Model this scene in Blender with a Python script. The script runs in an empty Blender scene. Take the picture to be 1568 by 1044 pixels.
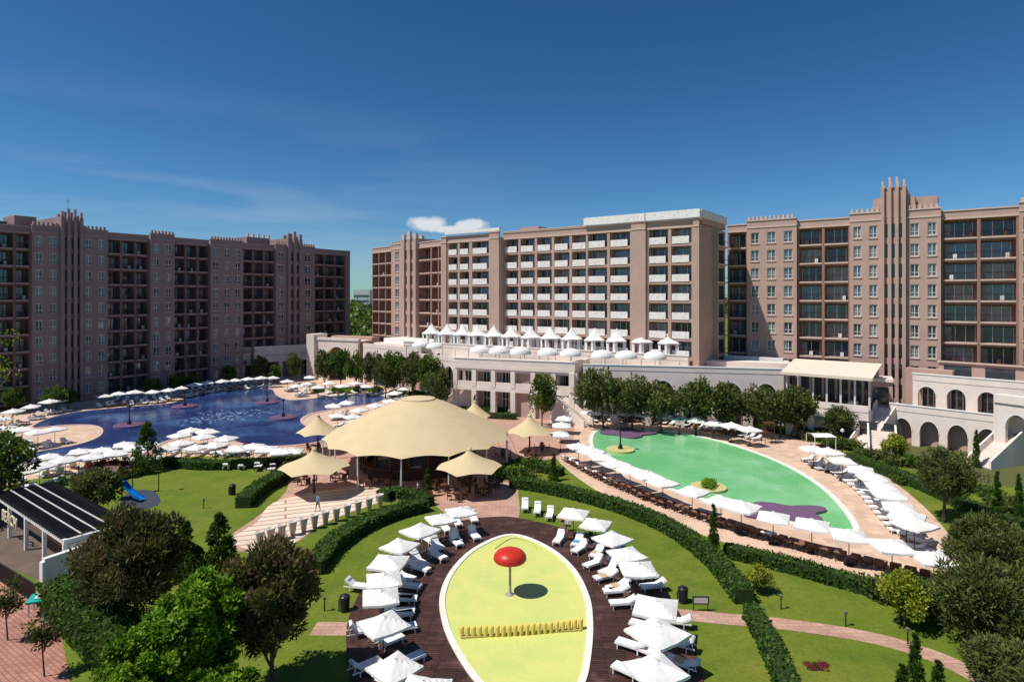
import bpy, bmesh, math, random
import numpy as np
from mathutils import Vector, Matrix
from mathutils.geometry import tessellate_polygon
random.seed(7); RNG=np.random.default_rng(7)
scene=bpy.context.scene
F=950.0; CH=21.0; CX=784.0; HY=455.0
# survey helpers: bearing/drop of a point -> world metres (x right, y away, z up)
def G(x,y,h=0.0):
    k=(CH-h)/(y-HY); return ((x-CX)*k, F*k)
def P(x,d): return ((x-CX)*d/F, d)
def ZZ(y,d): return CH-(y-HY)*d/F

# ---------------------------------------------------------------- materials
def nd(nt,t,**kw):
    n=nt.nodes.new(t)
    for k,v in kw.items(): setattr(n,k,v)
    return n
MATS={}
def mat(name,col,rough=0.8,col2=None,scale=3.0,detail=6,bump=0.0,bscale=None,metal=0.0,spec=0.3,transl=0.0,scale2=None,lo=0.35,hi=0.65):
    if name in MATS: return MATS[name]
    m=bpy.data.materials.new(name); m.use_nodes=True; nt=m.node_tree; nt.nodes.clear()
    out=nd(nt,'ShaderNodeOutputMaterial'); b=nd(nt,'ShaderNodeBsdfPrincipled')
    b.inputs['Roughness'].default_value=rough; b.inputs['Metallic'].default_value=metal
    b.inputs['Specular IOR Level'].default_value=spec
    b.inputs['Base Color'].default_value=(*col,1)
    tc=nd(nt,'ShaderNodeTexCoord')
    if col2 is None: col2=tuple(c*0.82 for c in col)
    n=nd(nt,'ShaderNodeTexNoise'); n.inputs['Scale'].default_value=scale; n.inputs['Detail'].default_value=detail
    n.inputs['Roughness'].default_value=0.65
    nt.links.new(tc.outputs['Object'],n.inputs['Vector'])
    r=nd(nt,'ShaderNodeMapRange'); r.inputs['From Min'].default_value=lo; r.inputs['From Max'].default_value=hi
    nt.links.new(n.outputs['Fac'],r.inputs['Value'])
    mx=nd(nt,'ShaderNodeMix',data_type='RGBA'); mx.inputs['A'].default_value=(*col,1); mx.inputs['B'].default_value=(*col2,1)
    nt.links.new(r.outputs['Result'],mx.inputs['Factor'])
    cout=mx.outputs['Result']
    nt.links.new(cout,b.inputs['Base Color'])
    if bump>0:
        n2=nd(nt,'ShaderNodeTexNoise'); n2.inputs['Scale'].default_value=bscale or scale*4; n2.inputs['Detail'].default_value=4
        nt.links.new(tc.outputs['Object'],n2.inputs['Vector'])
        bp=nd(nt,'ShaderNodeBump'); bp.inputs['Strength'].default_value=bump; bp.inputs['Distance'].default_value=0.05
        nt.links.new(n2.outputs['Fac'],bp.inputs['Height']); nt.links.new(bp.outputs['Normal'],b.inputs['Normal'])
    if transl>0:
        t=nd(nt,'ShaderNodeBsdfTranslucent'); nt.links.new(cout,t.inputs['Color'])
        ms=nd(nt,'ShaderNodeMixShader'); ms.inputs['Fac'].default_value=transl
        nt.links.new(b.outputs[0],ms.inputs[1]); nt.links.new(t.outputs[0],ms.inputs[2]); nt.links.new(ms.outputs[0],out.inputs['Surface'])
    else: nt.links.new(b.outputs[0],out.inputs['Surface'])
    MATS[name]=m; return m
def nodes3(m):
    nt=m.node_tree
    return nt,[n for n in nt.nodes if n.type=='BSDF_PRINCIPLED'][0],[n for n in nt.nodes if n.type=='TEX_COORD'][0],[n for n in nt.nodes if n.type=='MIX'][0]
def brickmat(name,c1,c2,mortar,sx,sy,msize=0.02,rough=0.8,rot=0.0,offset=0.5,dark=.78):
    m=mat(name,c1,rough,c2,0.4); nt,b,tc,mx=nodes3(m)
    mp=nd(nt,'ShaderNodeMapping'); mp.inputs['Rotation'].default_value=(0,0,rot)
    nt.links.new(tc.outputs['Object'],mp.inputs['Vector'])
    br=nd(nt,'ShaderNodeTexBrick'); br.offset=offset
    br.inputs['Scale'].default_value=1.0; br.inputs['Brick Width'].default_value=sx; br.inputs['Row Height'].default_value=sy
    br.inputs['Mortar Size'].default_value=msize; br.inputs['Color1'].default_value=(1,1,1,1); br.inputs['Color2'].default_value=(dark,dark,dark,1)
    br.inputs['Mortar'].default_value=(*mortar,1)
    nt.links.new(mp.outputs[0],br.inputs['Vector'])
    m2=nd(nt,'ShaderNodeMix',data_type='RGBA',blend_type='MULTIPLY'); m2.inputs['Factor'].default_value=1
    nt.links.new(mx.outputs['Result'],m2.inputs['A']); nt.links.new(br.outputs['Color'],m2.inputs['B'])
    nt.links.new(m2.outputs['Result'],b.inputs['Base Color'])
    return m
def overlay(m,light,lscale,f0,f1,detail=8):
    nt,b,tc,mx=nodes3(m)
    src=b.inputs['Base Color'].links[0].from_socket
    n3=nd(nt,'ShaderNodeTexNoise'); n3.inputs['Scale'].default_value=lscale; n3.inputs['Detail'].default_value=detail; n3.inputs['Roughness'].default_value=0.7
    nt.links.new(tc.outputs['Object'],n3.inputs['Vector'])
    r=nd(nt,'ShaderNodeMapRange'); r.inputs['From Min'].default_value=f0; r.inputs['From Max'].default_value=f1
    nt.links.new(n3.outputs['Fac'],r.inputs['Value'])
    m3=nd(nt,'ShaderNodeMix',data_type='RGBA'); m3.inputs['B'].default_value=(*light,1)
    nt.links.new(r.outputs['Result'],m3.inputs['Factor']); nt.links.new(src,m3.inputs['A'])
    nt.links.new(m3.outputs['Result'],b.inputs['Base Color'])
def watermat(name,col,col2,scale,light=None,lscale=0.2,spec=.5):
    m=mat(name,col,0.06,col2,scale,spec=spec); nt,b,tc,mx=nodes3(m)
    n2=nd(nt,'ShaderNodeTexNoise'); n2.inputs['Scale'].default_value=2.2; n2.inputs['Detail'].default_value=5; n2.inputs['Distortion'].default_value=0.6
    nt.links.new(tc.outputs['Object'],n2.inputs['Vector'])
    bp=nd(nt,'ShaderNodeBump'); bp.inputs['Strength'].default_value=0.3; bp.inputs['Distance'].default_value=0.08
    nt.links.new(n2.outputs['Fac'],bp.inputs['Height']); nt.links.new(bp.outputs['Normal'],b.inputs['Normal'])
    if light: overlay(m,light,lscale,.5,.72)
    return m
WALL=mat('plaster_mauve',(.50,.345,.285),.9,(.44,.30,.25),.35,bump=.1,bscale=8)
WALLD=mat('plaster_mauve_shaded',(.31,.215,.21),.9,(.27,.185,.18),.35,bump=.1,bscale=8)  # same plaster darkened: shade of the left building put into its colour
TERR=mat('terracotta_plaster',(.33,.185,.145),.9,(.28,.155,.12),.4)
TERRD=mat('terracotta_plaster_shaded',(.20,.125,.115),.9,(.17,.105,.095),.4)  # shaded copy of the terracotta, shade painted in for the left building's balconies
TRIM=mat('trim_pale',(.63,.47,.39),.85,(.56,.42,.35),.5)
TRIMD=mat('trim_shaded',(.40,.29,.28),.9)  # pale trim with the left building's shade mixed into the colour
WHITE=mat('white_stucco',(.80,.70,.63),.85,(.72,.63,.57),.5,bump=.05)
overlay(WALL,(.42,.29,.24),.12,.5,.8); overlay(WHITE,(.68,.59,.53),.3,.5,.85)
PWHITE=mat('white_paint',(.8,.79,.77),.6,(.74,.73,.71),1.0)
FABRIC=mat('white_fabric',(.85,.84,.82),.9,(.79,.78,.76),2.0,transl=.1)
CUSH=mat('white_cushion',(.8,.8,.8),.9,(.72,.73,.74),3.0)
CREAM=mat('cream_canvas',(.70,.56,.34),.85,(.65,.52,.31),.5,transl=.12)
AWN=mat('awning_canvas',(.78,.69,.56),.85,(.72,.63,.51),.5,transl=.1)
GL1=mat('glass_dark',(.03,.038,.045),.04,(.05,.06,.07),.2,spec=.7)
GL2=mat('glass_blue',(.09,.15,.20),.05,(.05,.09,.13),.2,spec=1.0)
GL3=mat('glass_curtained',(.30,.28,.26),.25,(.18,.17,.17),1.5,spec=.6)
FRW=mat('frame_white',(.70,.67,.64),.5)
FRD=mat('frame_dark',(.045,.028,.025),.4)
BROWN=mat('brown_wood',(.12,.05,.03),.6,(.07,.03,.02),3)
WICK=mat('brown_wicker',(.12,.06,.04),.7,(.06,.03,.02),8)
DARK=mat('dark_metal',(.02,.02,.022),.4)
METAL=mat('grey_metal',(.4,.4,.4),.35,metal=.8)
TRUNK=mat('bark',(.15,.105,.075),.95,(.08,.055,.04),6,bump=.4)
LAT=mat('white_lattice',(.82,.79,.75),.7,(.76,.72,.68),1)
LAT2=mat('white_lattice_crown',(.82,.80,.77),.7,(.76,.74,.71),1)
def lattice(m,sc,c=(.34,.23,.20),a=.25,bb=.14):
    nt,b,tc,mx=nodes3(m)
    v=nd(nt,'ShaderNodeTexVoronoi'); v.inputs['Scale'].default_value=sc; nt.links.new(tc.outputs['Object'],v.inputs['Vector'])
    r=nd(nt,'ShaderNodeMapRange'); r.inputs['From Min'].default_value=a; r.inputs['From Max'].default_value=bb; nt.links.new(v.outputs['Distance'],r.inputs['Value'])
    m3=nd(nt,'ShaderNodeMix',data_type='RGBA'); m3.inputs['B'].default_value=(*c,1)
    nt.links.new(r.outputs['Result'],m3.inputs['Factor']); nt.links.new(mx.outputs['Result'],m3.inputs['A']); nt.links.new(m3.outputs['Result'],b.inputs['Base Color'])
lattice(LAT,2.6); lattice(LAT2,1.7,(.45,.42,.42),.22,.14)

# ---------------------------------------------------------------- mesh builder
class MB:
    def __init__(s): s.v=[]; s.f=[]; s.m=[]; s.mats=[]
    def mi(s,m):
        if m not in s.mats: s.mats.append(m)
        return s.mats.index(m)
    def poly(s,pts,m):
        b=len(s.v); s.v.extend([tuple(p) for p in pts]); s.f.append(tuple(range(b,b+len(pts)))); s.m.append(s.mi(m))
    def hexa(s,c,m,flip=False):
        b=len(s.v); s.v.extend([tuple(p) for p in c])
        for f in ((0,3,2,1),(4,5,6,7),(0,1,5,4),(1,2,6,5),(2,3,7,6),(3,0,4,7)):
            f=tuple(b+i for i in f); s.f.append(f[::-1] if flip else f); s.m.append(s.mi(m))
    def box(s,x0,x1,y0,y1,z0,z1,m,M=None):
        c=[(x0,y0,z0),(x1,y0,z0),(x1,y1,z0),(x0,y1,z0),(x0,y0,z1),(x1,y0,z1),(x1,y1,z1),(x0,y1,z1)]
        if M is not None: c=[M@Vector(p) for p in c]
        s.hexa(c,m)
    def tube(s,pts,rads,m,n=8,cap=True):
        pts=[Vector(p) for p in pts]; rings=[]
        for i,p in enumerate(pts):
            d=(pts[min(i+1,len(pts)-1)]-pts[max(i-1,0)]).normalized()
            a=d.orthogonal().normalized() if abs(d.z)<.99 else Vector((1,0,0)); bb=d.cross(a).normalized(); a=bb.cross(d)
            b0=len(s.v)
            for k in range(n):
                t=2*math.pi*k/n; s.v.append(tuple(p+(a*math.cos(t)+bb*math.sin(t))*rads[i]))
            rings.append(b0)
        mi=s.mi(m)
        for i in range(len(rings)-1):
            for k in range(n):
                k2=(k+1)%n; s.f.append((rings[i]+k,rings[i]+k2,rings[i+1]+k2,rings[i+1]+k)); s.m.append(mi)
        if cap:
            s.f.append(tuple(rings[-1]+k for k in range(n))); s.m.append(mi)
            s.f.append(tuple(rings[0]+k for k in range(n))[::-1]); s.m.append(mi)
    def lathe(s,prof,m,n=16,c=(0,0,0),sy=1.0):
        b0=len(s.v); mi=s.mi(m)
        for r,z in prof:
            for k in range(n):
                t=2*math.pi*k/n; s.v.append((c[0]+r*math.cos(t),c[1]+r*math.sin(t)*sy,c[2]+z))
        for i in range(len(prof)-1):
            for k in range(n):
                k2=(k+1)%n; s.f.append((b0+i*n+k,b0+i*n+k2,b0+(i+1)*n+k2,b0+(i+1)*n+k)); s.m.append(mi)
    def quads(s,arr,mats,idx):
        b=len(s.v); n=len(arr); s.v.extend(map(tuple,arr.reshape(-1,3).tolist()))
        ids=[s.mi(m) for m in mats]
        s.f.extend([(b+4*i,b+4*i+1,b+4*i+2,b+4*i+3) for i in range(n)]); s.m.extend([ids[i] for i in idx])
    def mesh(s,name,smooth=False):
        me=bpy.data.meshes.new(name); me.from_pydata(s.v,[],s.f)
        for m in s.mats: me.materials.append(m)
        me.polygons.foreach_set('material_index',s.m)
        if smooth: me.polygons.foreach_set('use_smooth',[True]*len(s.f))
        me.update(); return me
    def obj(s,name,parent=None,smooth=False,loc=None):
        o=bpy.data.objects.new(name,s.mesh(name,smooth)); scene.collection.objects.link(o)
        if parent: o.parent=parent
        if loc: o.location=loc
        return o
def empty(name,loc=(0,0,0)):
    o=bpy.data.objects.new(name,None); o.location=loc; o.empty_display_size=.5; scene.collection.objects.link(o); return o
def inst(me,name,loc,rz=0,sc=1):
    o=bpy.data.objects.new(name,me); scene.collection.objects.link(o); o.location=loc; o.rotation_euler=(0,0,rz)
    o.scale=(sc,sc,sc) if not isinstance(sc,tuple) else sc; return o
class Fr:
    def __init__(s,A,B):
        s.A=Vector((A[0],A[1],0)); D=Vector((B[0]-A[0],B[1]-A[1],0)); s.L=D.length; s.D=D/s.L; s.N=Vector((s.D.y,-s.D.x,0))
    def p(s,u,v,z): q=s.A+s.D*u+s.N*v; return (q.x,q.y,z)
    def u(s,px):
        t=(px-CX)/F; return (t*s.A.y-s.A.x)/(s.D.x-t*s.D.y)
    def box(s,mb,u0,u1,v0,v1,z0,z1,m):
        if u1<=u0 or z1<=z0: return
        c=[s.p(u0,v0,z0),s.p(u1,v0,z0),s.p(u1,v1,z0),s.p(u0,v1,z0),s.p(u0,v0,z1),s.p(u1,v0,z1),s.p(u1,v1,z1),s.p(u0,v1,z1)]
        mb.hexa(c,m,flip=True)
    def q(s,mb,u0,u1,v,z0,z1,m):
        mb.poly([s.p(u0,v,z0),s.p(u1,v,z0),s.p(u1,v,z1),s.p(u0,v,z1)],m)

# ---------------------------------------------------------------- buildings
def pickglass(): 
    r=random.random(); return GL1 if r<.42 else (GL2 if r<.8 else GL3)
def building(name,A,B,bays,zb=.9,fh=3.25,nf=10,depth=15,wall=WALL,trim=TRIM):
    root=empty(name); fr=Fr(A,B); W=MB(); GLS=MB(); FRM=MB(); RL=MB()
    roof=zb+fh*nf
    for (p0,p1,ty,n,off,dh) in bays:
        u0,u1=fr.u(p0),fr.u(p1); w=u1-u0
        top=roof+dh
        rec={'W':.35,'B':1.7,'C':1.5,'T':.9,'S':.3}[ty]
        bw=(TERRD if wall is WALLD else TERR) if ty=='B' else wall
        fr.box(W,u0,u1,-depth,off-rec,0,top,bw)
        if ty!='T': # parapet
            fr.box(W,u0,u1,off-.4,off+.003,top+.001,top+1.0,wall)
            fr.box(W,u0-.06,u1+.06,off-.5,off+.14,top+1.0,top+1.2,trim)
            fr.box(W,u0+.02,u1-.02,off-rec,off+.1,top-.28,top,trim)
        if ty=='S': fr.box(W,u0,u1,off-rec,off,0,top-.28,wall)
        if ty=='W':
            cw=w/n; ww=min(1.9,cw*.5); hh=2.0; sill=.65
            k=u0+.2
            while k<u1-.4:
                fr.box(W,k,k+.36,off-.45,off+.05,top+1.2,top+1.8,trim); k+=.74
            edges=[]
            for i in range(n):
                c=u0+cw*(i+.5); edges.append((c-ww/2,c+ww/2))
            last=u0
            for a,b in edges+[(u1,u1)]:
                fr.box(W,last,a,off-.35,off,0,top-.28,wall); last=b
            for a,b in edges:
                zl=0
                for k in range(nf):
                    z0=zb+fh*k+sill; z1=z0+hh
                    fr.box(W,a,b,off-.35,off-.003,zl,z0,wall); zl=z1
                    fr.box(W,a-.12,b+.12,off+.001,off+.12,z0-.16,z0-.02,trim)
                    fr.q(GLS,a,b,off-.27,z0,z1,pickglass())
                    if random.random()<.4:
                        fr.q(GLS,a,a+(b-a)*random.choice([.3,.5,.25]),off-.265,z0,z1,GL3)
                    f=.11
                    fr.box(FRM,a,b,off-.25,off-.15,z0,z0+f,FRW); fr.box(FRM,a,b,off-.25,off-.15,z1-f,z1,FRW)
                    for q in (a,(a+b)/2-f/2,b-f): fr.box(FRM,q,q+f,off-.25,off-.151,z0+f,z1-f,FRW)
                    fr.box(FRM,a+f,b-f,off-.25,off-.18,z0+.62,z0+.70,FRW)
                fr.box(W,a,b,off-.35,off-.003,zl,top-.28,wall)
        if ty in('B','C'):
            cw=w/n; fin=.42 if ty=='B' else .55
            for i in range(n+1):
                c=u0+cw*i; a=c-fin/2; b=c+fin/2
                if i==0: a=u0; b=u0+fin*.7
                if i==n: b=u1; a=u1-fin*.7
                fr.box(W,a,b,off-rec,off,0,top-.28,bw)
            for i in range(n):
                a=u0+cw*i+(fin*.7 if i==0 else fin/2); b=u0+cw*(i+1)-(fin*.7 if i==n-1 else fin/2)
                for k in range(nf):
                    z0=zb+fh*k
                    fr.box(W,a,b,off-rec,off+ (.06 if ty=='B' else -.05),z0-.16,z0+.1,trim if ty=='B' else wall)
                    fr.box(W,a,b,off-.35,off-.06,z0+fh-.42,z0+fh-.16,bw)
                    g0=a+.15; g1=b-.15 if (i+k)%3 else b-.5
                    fr.q(GLS,g0,g1,off-rec+.02,z0+.12,z0+2.5,pickglass())
                    mids=[g0,(g0+g1)/2,g1-.1] if (g1-g0)<3 else [g0,g0+(g1-g0)/3,g0+2*(g1-g0)/3,g1-.1]
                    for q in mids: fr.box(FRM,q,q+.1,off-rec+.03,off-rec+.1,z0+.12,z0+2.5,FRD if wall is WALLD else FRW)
                    fr.box(FRM,g0,g1,off-rec+.03,off-rec+.09,z0+2.5,z0+2.58,FRD)
                    if random.random()<.35: fr.q(GLS,g0+.1,g0+.1+random.uniform(.5,1.2),off-rec+.15,z0+.15,z0+2.4,GL3)
                    if ty=='B':
                        fr.box(RL,a,b,off-.12,off-.05,z0+1.1,z0+1.18,FRD); fr.box(RL,a,b,off-.11,off-.06,z0+.2,z0+.25,FRD)
                        q=a+.1
                        while q<b: fr.box(RL,q,q+.03,off-.1,off-.07,z0+.25,z0+1.1,FRD); q+=.24
                        if random.random()<.4:
                            c=random.uniform(a+.5,b-.7); fr.box(RL,c,c+.5,off-1.1,off-.7,z0+.12,z0+.85,random.choice([BROWN,FRW,CUSH]))
                    else:
                        m0=a+(b-a)*.04; m1=b-(b-a)*.12
                        fr.box(RL,m0,m1,off-.1,off+.04,z0+.02,z0+1.25,LAT)
        if ty=='T':
            nfn=n; fw=w/(nfn*2-1)
            for i in range(nfn):
                a=u0+fw*2*i; ht=top
                fr.box(W,a,a+fw,off-.9,off,0,ht,wall)
                e=1.9-.55*abs(i-(nfn-1)/2)
                fr.box(W,a+.1,a+fw-.1,off-.7,off-.1,ht,ht+e,trim)
                fr.box(W,a+.05,a+fw-.05,off-2.6,off-1.9,ht,ht+e-.5,trim)
                if i<nfn-1:
                    for k in range(nf):
                        z0=zb+fh*k
                        fr.q(GLS,a+fw,a+2*fw,off-.6,z0+.5,z0+2.75,GL1); fr.box(W,a+fw,a+2*fw,off-.9,off-.5,z0+2.75,z0+fh+.5,wall)
                    fr.box(W,a+fw,a+2*fw,off-.9,off-.45,roof+.5,ht-.6,wall)
            fr.box(W,u0-1.2,u0-.001,-4,off-.9,roof,top-1.6,wall); fr.box(W,u1+.001,u1+1.2,-4,off-.9,roof,top-1.6,wall)
            fr.box(W,u1+1.2,u1+2.6,-4.2,off-1.3,roof,top-3.0,wall)
    W.obj('walls',root); GLS.obj('window_glass',root); FRM.obj('window_frames',root); RL.obj('balcony_railings',root)
    return root,fr,roof
S=1.08
def sc(x,d): return P(x,d*S)
AL=(-90*S,103*S); BL=(-44*S,170*S)
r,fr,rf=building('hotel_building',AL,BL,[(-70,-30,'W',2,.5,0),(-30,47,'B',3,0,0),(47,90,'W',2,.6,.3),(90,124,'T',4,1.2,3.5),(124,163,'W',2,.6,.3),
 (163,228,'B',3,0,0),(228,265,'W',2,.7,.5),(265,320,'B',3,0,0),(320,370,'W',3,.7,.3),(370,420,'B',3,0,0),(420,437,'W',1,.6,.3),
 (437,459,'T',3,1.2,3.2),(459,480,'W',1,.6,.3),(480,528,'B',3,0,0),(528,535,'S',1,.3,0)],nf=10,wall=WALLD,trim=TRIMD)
m=MB()
fr.box(m,fr.u(28),fr.u(62),-8,-2,rf+.01,rf+3.2,WALLD); fr.box(m,fr.u(385),fr.u(420),-8,-2,rf+.01,rf+3,WALLD)
for k in range(5):
    a=fr.u(385)+.3+k*1.5; fr.box(m,a,a+.4,-2.6,-2.1,rf+3,rf+3.9,TRIM)
fr.box(m,fr.u(-20),fr.u(20),-6,-3,rf+.01,rf+2.0,GL1)
m.obj('roof_penthouses',r)
AW=sc(570,160); BW=sc(683,134.5)
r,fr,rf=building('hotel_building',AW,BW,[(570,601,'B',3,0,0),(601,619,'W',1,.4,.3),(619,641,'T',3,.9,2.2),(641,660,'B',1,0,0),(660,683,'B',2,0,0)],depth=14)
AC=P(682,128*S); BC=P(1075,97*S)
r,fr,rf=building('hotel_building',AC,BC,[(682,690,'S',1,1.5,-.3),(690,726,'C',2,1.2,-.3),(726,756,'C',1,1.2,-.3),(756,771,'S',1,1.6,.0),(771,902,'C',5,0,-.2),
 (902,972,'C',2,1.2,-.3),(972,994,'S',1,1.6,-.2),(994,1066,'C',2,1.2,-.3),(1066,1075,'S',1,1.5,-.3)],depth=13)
m=MB()
for a,b in((902,994),(994,1075)):
    ua,ub=fr.u(a),fr.u(b); fr.box(m,ua-.2+(.3 if a==994 else 0),ub+.2-(.3 if b==994 else 0),1.3,1.80,rf+.96,rf+2.35,LAT2)
ua,ub=fr.u(690),fr.u(771); fr.box(m,ua-.2,ub+.2,1.3,1.76,rf+1.25,rf+1.9,LAT2)
ua,ub=fr.u(771),fr.u(902); fr.box(m,ua,ub-.3,-.3,.2,rf+1.02,rf+1.2,TRIM)
ub=fr.u(1075)
c=[fr.p(ub+.05,1.3,rf+1),fr.p(ub+.35,1.3,rf+1),fr.p(ub+.35,-13,rf+1),fr.p(ub+.05,-13,rf+1),fr.p(ub+.05,1.3,rf+2.35),fr.p(ub+.35,1.3,rf+2.35),fr.p(ub+.35,-13,rf+2.35),fr.p(ub+.05,-13,rf+2.35)]
m.hexa(c,LAT2)
fr.box(m,ub-1,ub+.02,-13,.5,rf,rf+1.9,WALL)
for k in range(10):
    z0=.9+3.25*k
    fr.box(m,ub,ub+.9,-6.2,-5.9,z0,z0+3.249,WALL)
    fr.box(m,ub+.01,ub+.5,-12.9,-6.2,z0-.1,z0+.15,TRIM); fr.box(m,ub+.4,ub+.45,-12.9,-6.2,z0+.9,z0+1.0,FRD)
    fr.box(m,ub+.002,ub+.03,-12,-7,z0+.2,z0+2.6,GL1)
fr.box(m,fr.u(780),fr.u(808),-8,-4,rf+.01,rf+2.3,WALL)
m.obj('roof_crown',r)
AR=sc(1114,108.5); BR=sc(1568,85)
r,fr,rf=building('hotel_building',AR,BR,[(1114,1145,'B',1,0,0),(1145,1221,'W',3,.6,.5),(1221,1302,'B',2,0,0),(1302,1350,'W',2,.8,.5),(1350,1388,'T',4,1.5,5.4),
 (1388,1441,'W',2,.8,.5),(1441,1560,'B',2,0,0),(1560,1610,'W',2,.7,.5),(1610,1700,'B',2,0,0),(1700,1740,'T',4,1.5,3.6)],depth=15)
m=MB(); ua=fr.u(1400); fr.box(m,ua,ua+3,-9,-4,rf,rf+4.2,WALL)
ua=fr.u(1572)
for k in range(5): fr.box(m,ua+k*.8,ua+k*.8+.35,-1,-.4,rf+1.5,rf+3.4,TRIM)
m.obj('roof_penthouse',r)

# ---------------------------------------------------------------- podium
def arch_wall(mb,fr,u0,u1,z0,z1,n,frac,spring,crown,thick,v=0,m=WHITE,deep=2.5,glass=True):
    cw=(u1-u0)/n
    last=u0
    for i in range(n):
        c=u0+cw*(i+.5); a=cw*frac/2
        fr.box(mb,last,c-a,v-thick,v,z0,z1,m); last=c+a
        K=12; pts=[]
        for k in range(K+1):
            t=math.pi*(1-k/K); pts.append((c+a*math.cos(t),spring+(crown-spring)*math.sin(t)))
        for k in range(K):
            (ua,za),(ub,zb)=pts[k],pts[k+1]
            mb.poly([fr.p(ua,v,za),fr.p(ub,v,zb),fr.p(ub,v,z1),fr.p(ua,v,z1)],m)
            mb.poly([fr.p(ua,v,za),fr.p(ua,v-thick,za),fr.p(ub,v-thick,zb),fr.p(ub,v,zb)],m)
            o=1.09
            qa=(c+(ua-c)*o,spring+(za-spring)*o+.02); qb=(c+(ub-c)*o,spring+(zb-spring)*o+.02)
            mb.poly([fr.p(ua,v+.06,za),fr.p(ub,v+.06,zb),fr.p(qb[0],v+.06,qb[1]),fr.p(qa[0],v+.06,qa[1])],PWHITE)
    fr.box(mb,last,u1,v-thick,v,z0,z1,m)
    if deep:
        fr.box(mb,u0,u1,v-deep-.3,v-deep,z0,z1-.01,WALL)
        if glass:
            for i in range(n):
                c=u0+cw*(i+.5); a=cw*frac/2
                fr.q(mb,c-a,c+a,v-deep+.02,z0+.1,crown-.5,GL1)
                for k in range(4):
                    q=c-a+2*a*k/3; fr.box(mb,q-.06,q+.06,v-deep+.03,v-deep+.1,z0+.1,crown-.5,FRW)
        fr.box(mb,u0,u1,v-deep,v-thick,z1-.3,z1-.02,m)
root=empty('podium_terrace_building')
W=MB()
def twostorey(fr,n,zt=9.2):
    L=fr.L
    fr.box(W,0,L,-11,-3,0,zt-.41,WALL)
    fr.box(W,0,L,-3,-.0,4.3,5.0,WHITE); fr.box(W,0,L,-3,.15,zt-1.0,zt-.4,WHITE); fr.box(W,-.1,L+.1,-.4,.1,zt-.4,zt+.75,WHITE); fr.box(W,-.15,L+.15,-.5,.2,zt+.75,zt+.9,PWHITE)
    fr.box(W,0,L,-11,-.4,zt-.39,zt-.1,TRIM)
    for i in range(n+1):
        c=L*i/n; fr.box(W,c-.45,c+.45,-.9,.05,0,4.3,WHITE); fr.box(W,c-.4,c+.4,-.9,.05,5.0,zt-1,WHITE)
        if i<n:
            d=L/n
            for (za,zb) in((.3,3.9),(5.1,7.6)):
                fr.q(W,c+.6,c+d-.6,-2.98,za,zb,GL1)
                for k in range(5):
                    q=c+.6+(d-1.2)*k/4; fr.box(W,q-.07,q+.07,-2.97,-2.88,za,zb,FRW)
                fr.box(W,c+.6,c+d-.6,-2.97,-2.86,za+2.2,za+2.32,FRW)
            fr.box(W,c+.45,c+d-.45,-.25,-.05,5.0,5.9,WHITE)
            fr.box(W,c+.4,c+d-.4,-.5,-.1,zt-1.5,zt-1.0,WHITE)
L1=Fr(P(697,113),P(880,104.5)); twostorey(L1,6)
LS=Fr(P(880,104.5),P(902,111)); twostorey(LS,2)
UP=Fr(P(618,138),P(1054,104)); 
UP.box(W,0,UP.L,-9,0,7.5,10.3,WHITE); UP.box(W,0,UP.L,-.35,.05,10.3,11.1,WHITE); UP.box(W,-.1,UP.L+.1,-.42,.15,11.1,11.24,PWHITE)
UP.box(W,0,UP.L,-9,-1,0,7.5,WALL)
k=.5
while k<UP.L-1: UP.box(W,k,k+.35,.001,.12,7.6,10.2,WHITE); k+=3.4
A2=Fr(P(893,104),P(1200,97)); zt=8.9
arch_wall(W,A2,0,A2.L,0,zt,6,.72,4.4,7.4,.6)
A2.box(W,0,A2.L,-.35,.05,zt+.001,zt+.8,WHITE); A2.box(W,-.05,A2.L+.1,-.42,.12,zt+.8,zt+.95,PWHITE); A2.box(W,0,A2.L,-7,-.36,zt-.3,zt+.01,TRIM)
A3=Fr(P(1050,104),P(1215,98)); A3.box(W,0,A3.L,-7,-4,zt+.02,zt+1.2,WHITE)
A4=Fr(P(556,150),P(628,137)); arch_wall(W,A4,0,A4.L,0,9.0,4,.75,5.3,7.9,.6)
A4.box(W,0,A4.L,-.35,.05,9.001,9.9,WHITE); A4.box(W,0,A4.L,-12,-3,0,9.9,WHITE); A4.box(W,-.1,A4.L,-12,-6,9.901,10.9,PWHITE)
A5=Fr(P(628,133),P(697,122)); arch_wall(W,A5,0,A5.L,0,8.3,4,.75,5.0,7.3,.6)
A5.box(W,0,A5.L,-.35,.05,8.301,9.2,WHITE); A5.box(W,0,A5.L,-8,-3,0,8.29,WHITE)
A6=Fr(P(484,158),P(548,152)); arch_wall(W,A6,0,A6.L,0,10.2,1,.45,6.0,8.6,.8,deep=5)
A6.box(W,0,A6.L,-8,-5.4,0,10.9,WALL); A6.box(W,-.3,A6.L+.3,-.9,.2,10.201,10.8,WHITE); A6.box(W,-2.5,-.01,-4,.8,0,11.6,WHITE)
W.obj('walls',root)
root2=empty('low_shop_building'); W=MB()
A7=Fr((-86,141),(-53,168)); twostorey(A7,9,7.5); W.obj('walls',root2)
root3=empty('terrace_restaurant'); W=MB()
R1=Fr(P(1203,95),P(1330,88)); L=R1.L
R1.box(W,0,L,-7,0,0,4.6,WHITE); R1.box(W,0,L,-.3,.06,4.601,5.5,WHITE); R1.box(W,0,L,-9,-7,0,10.4,WALL)
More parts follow.
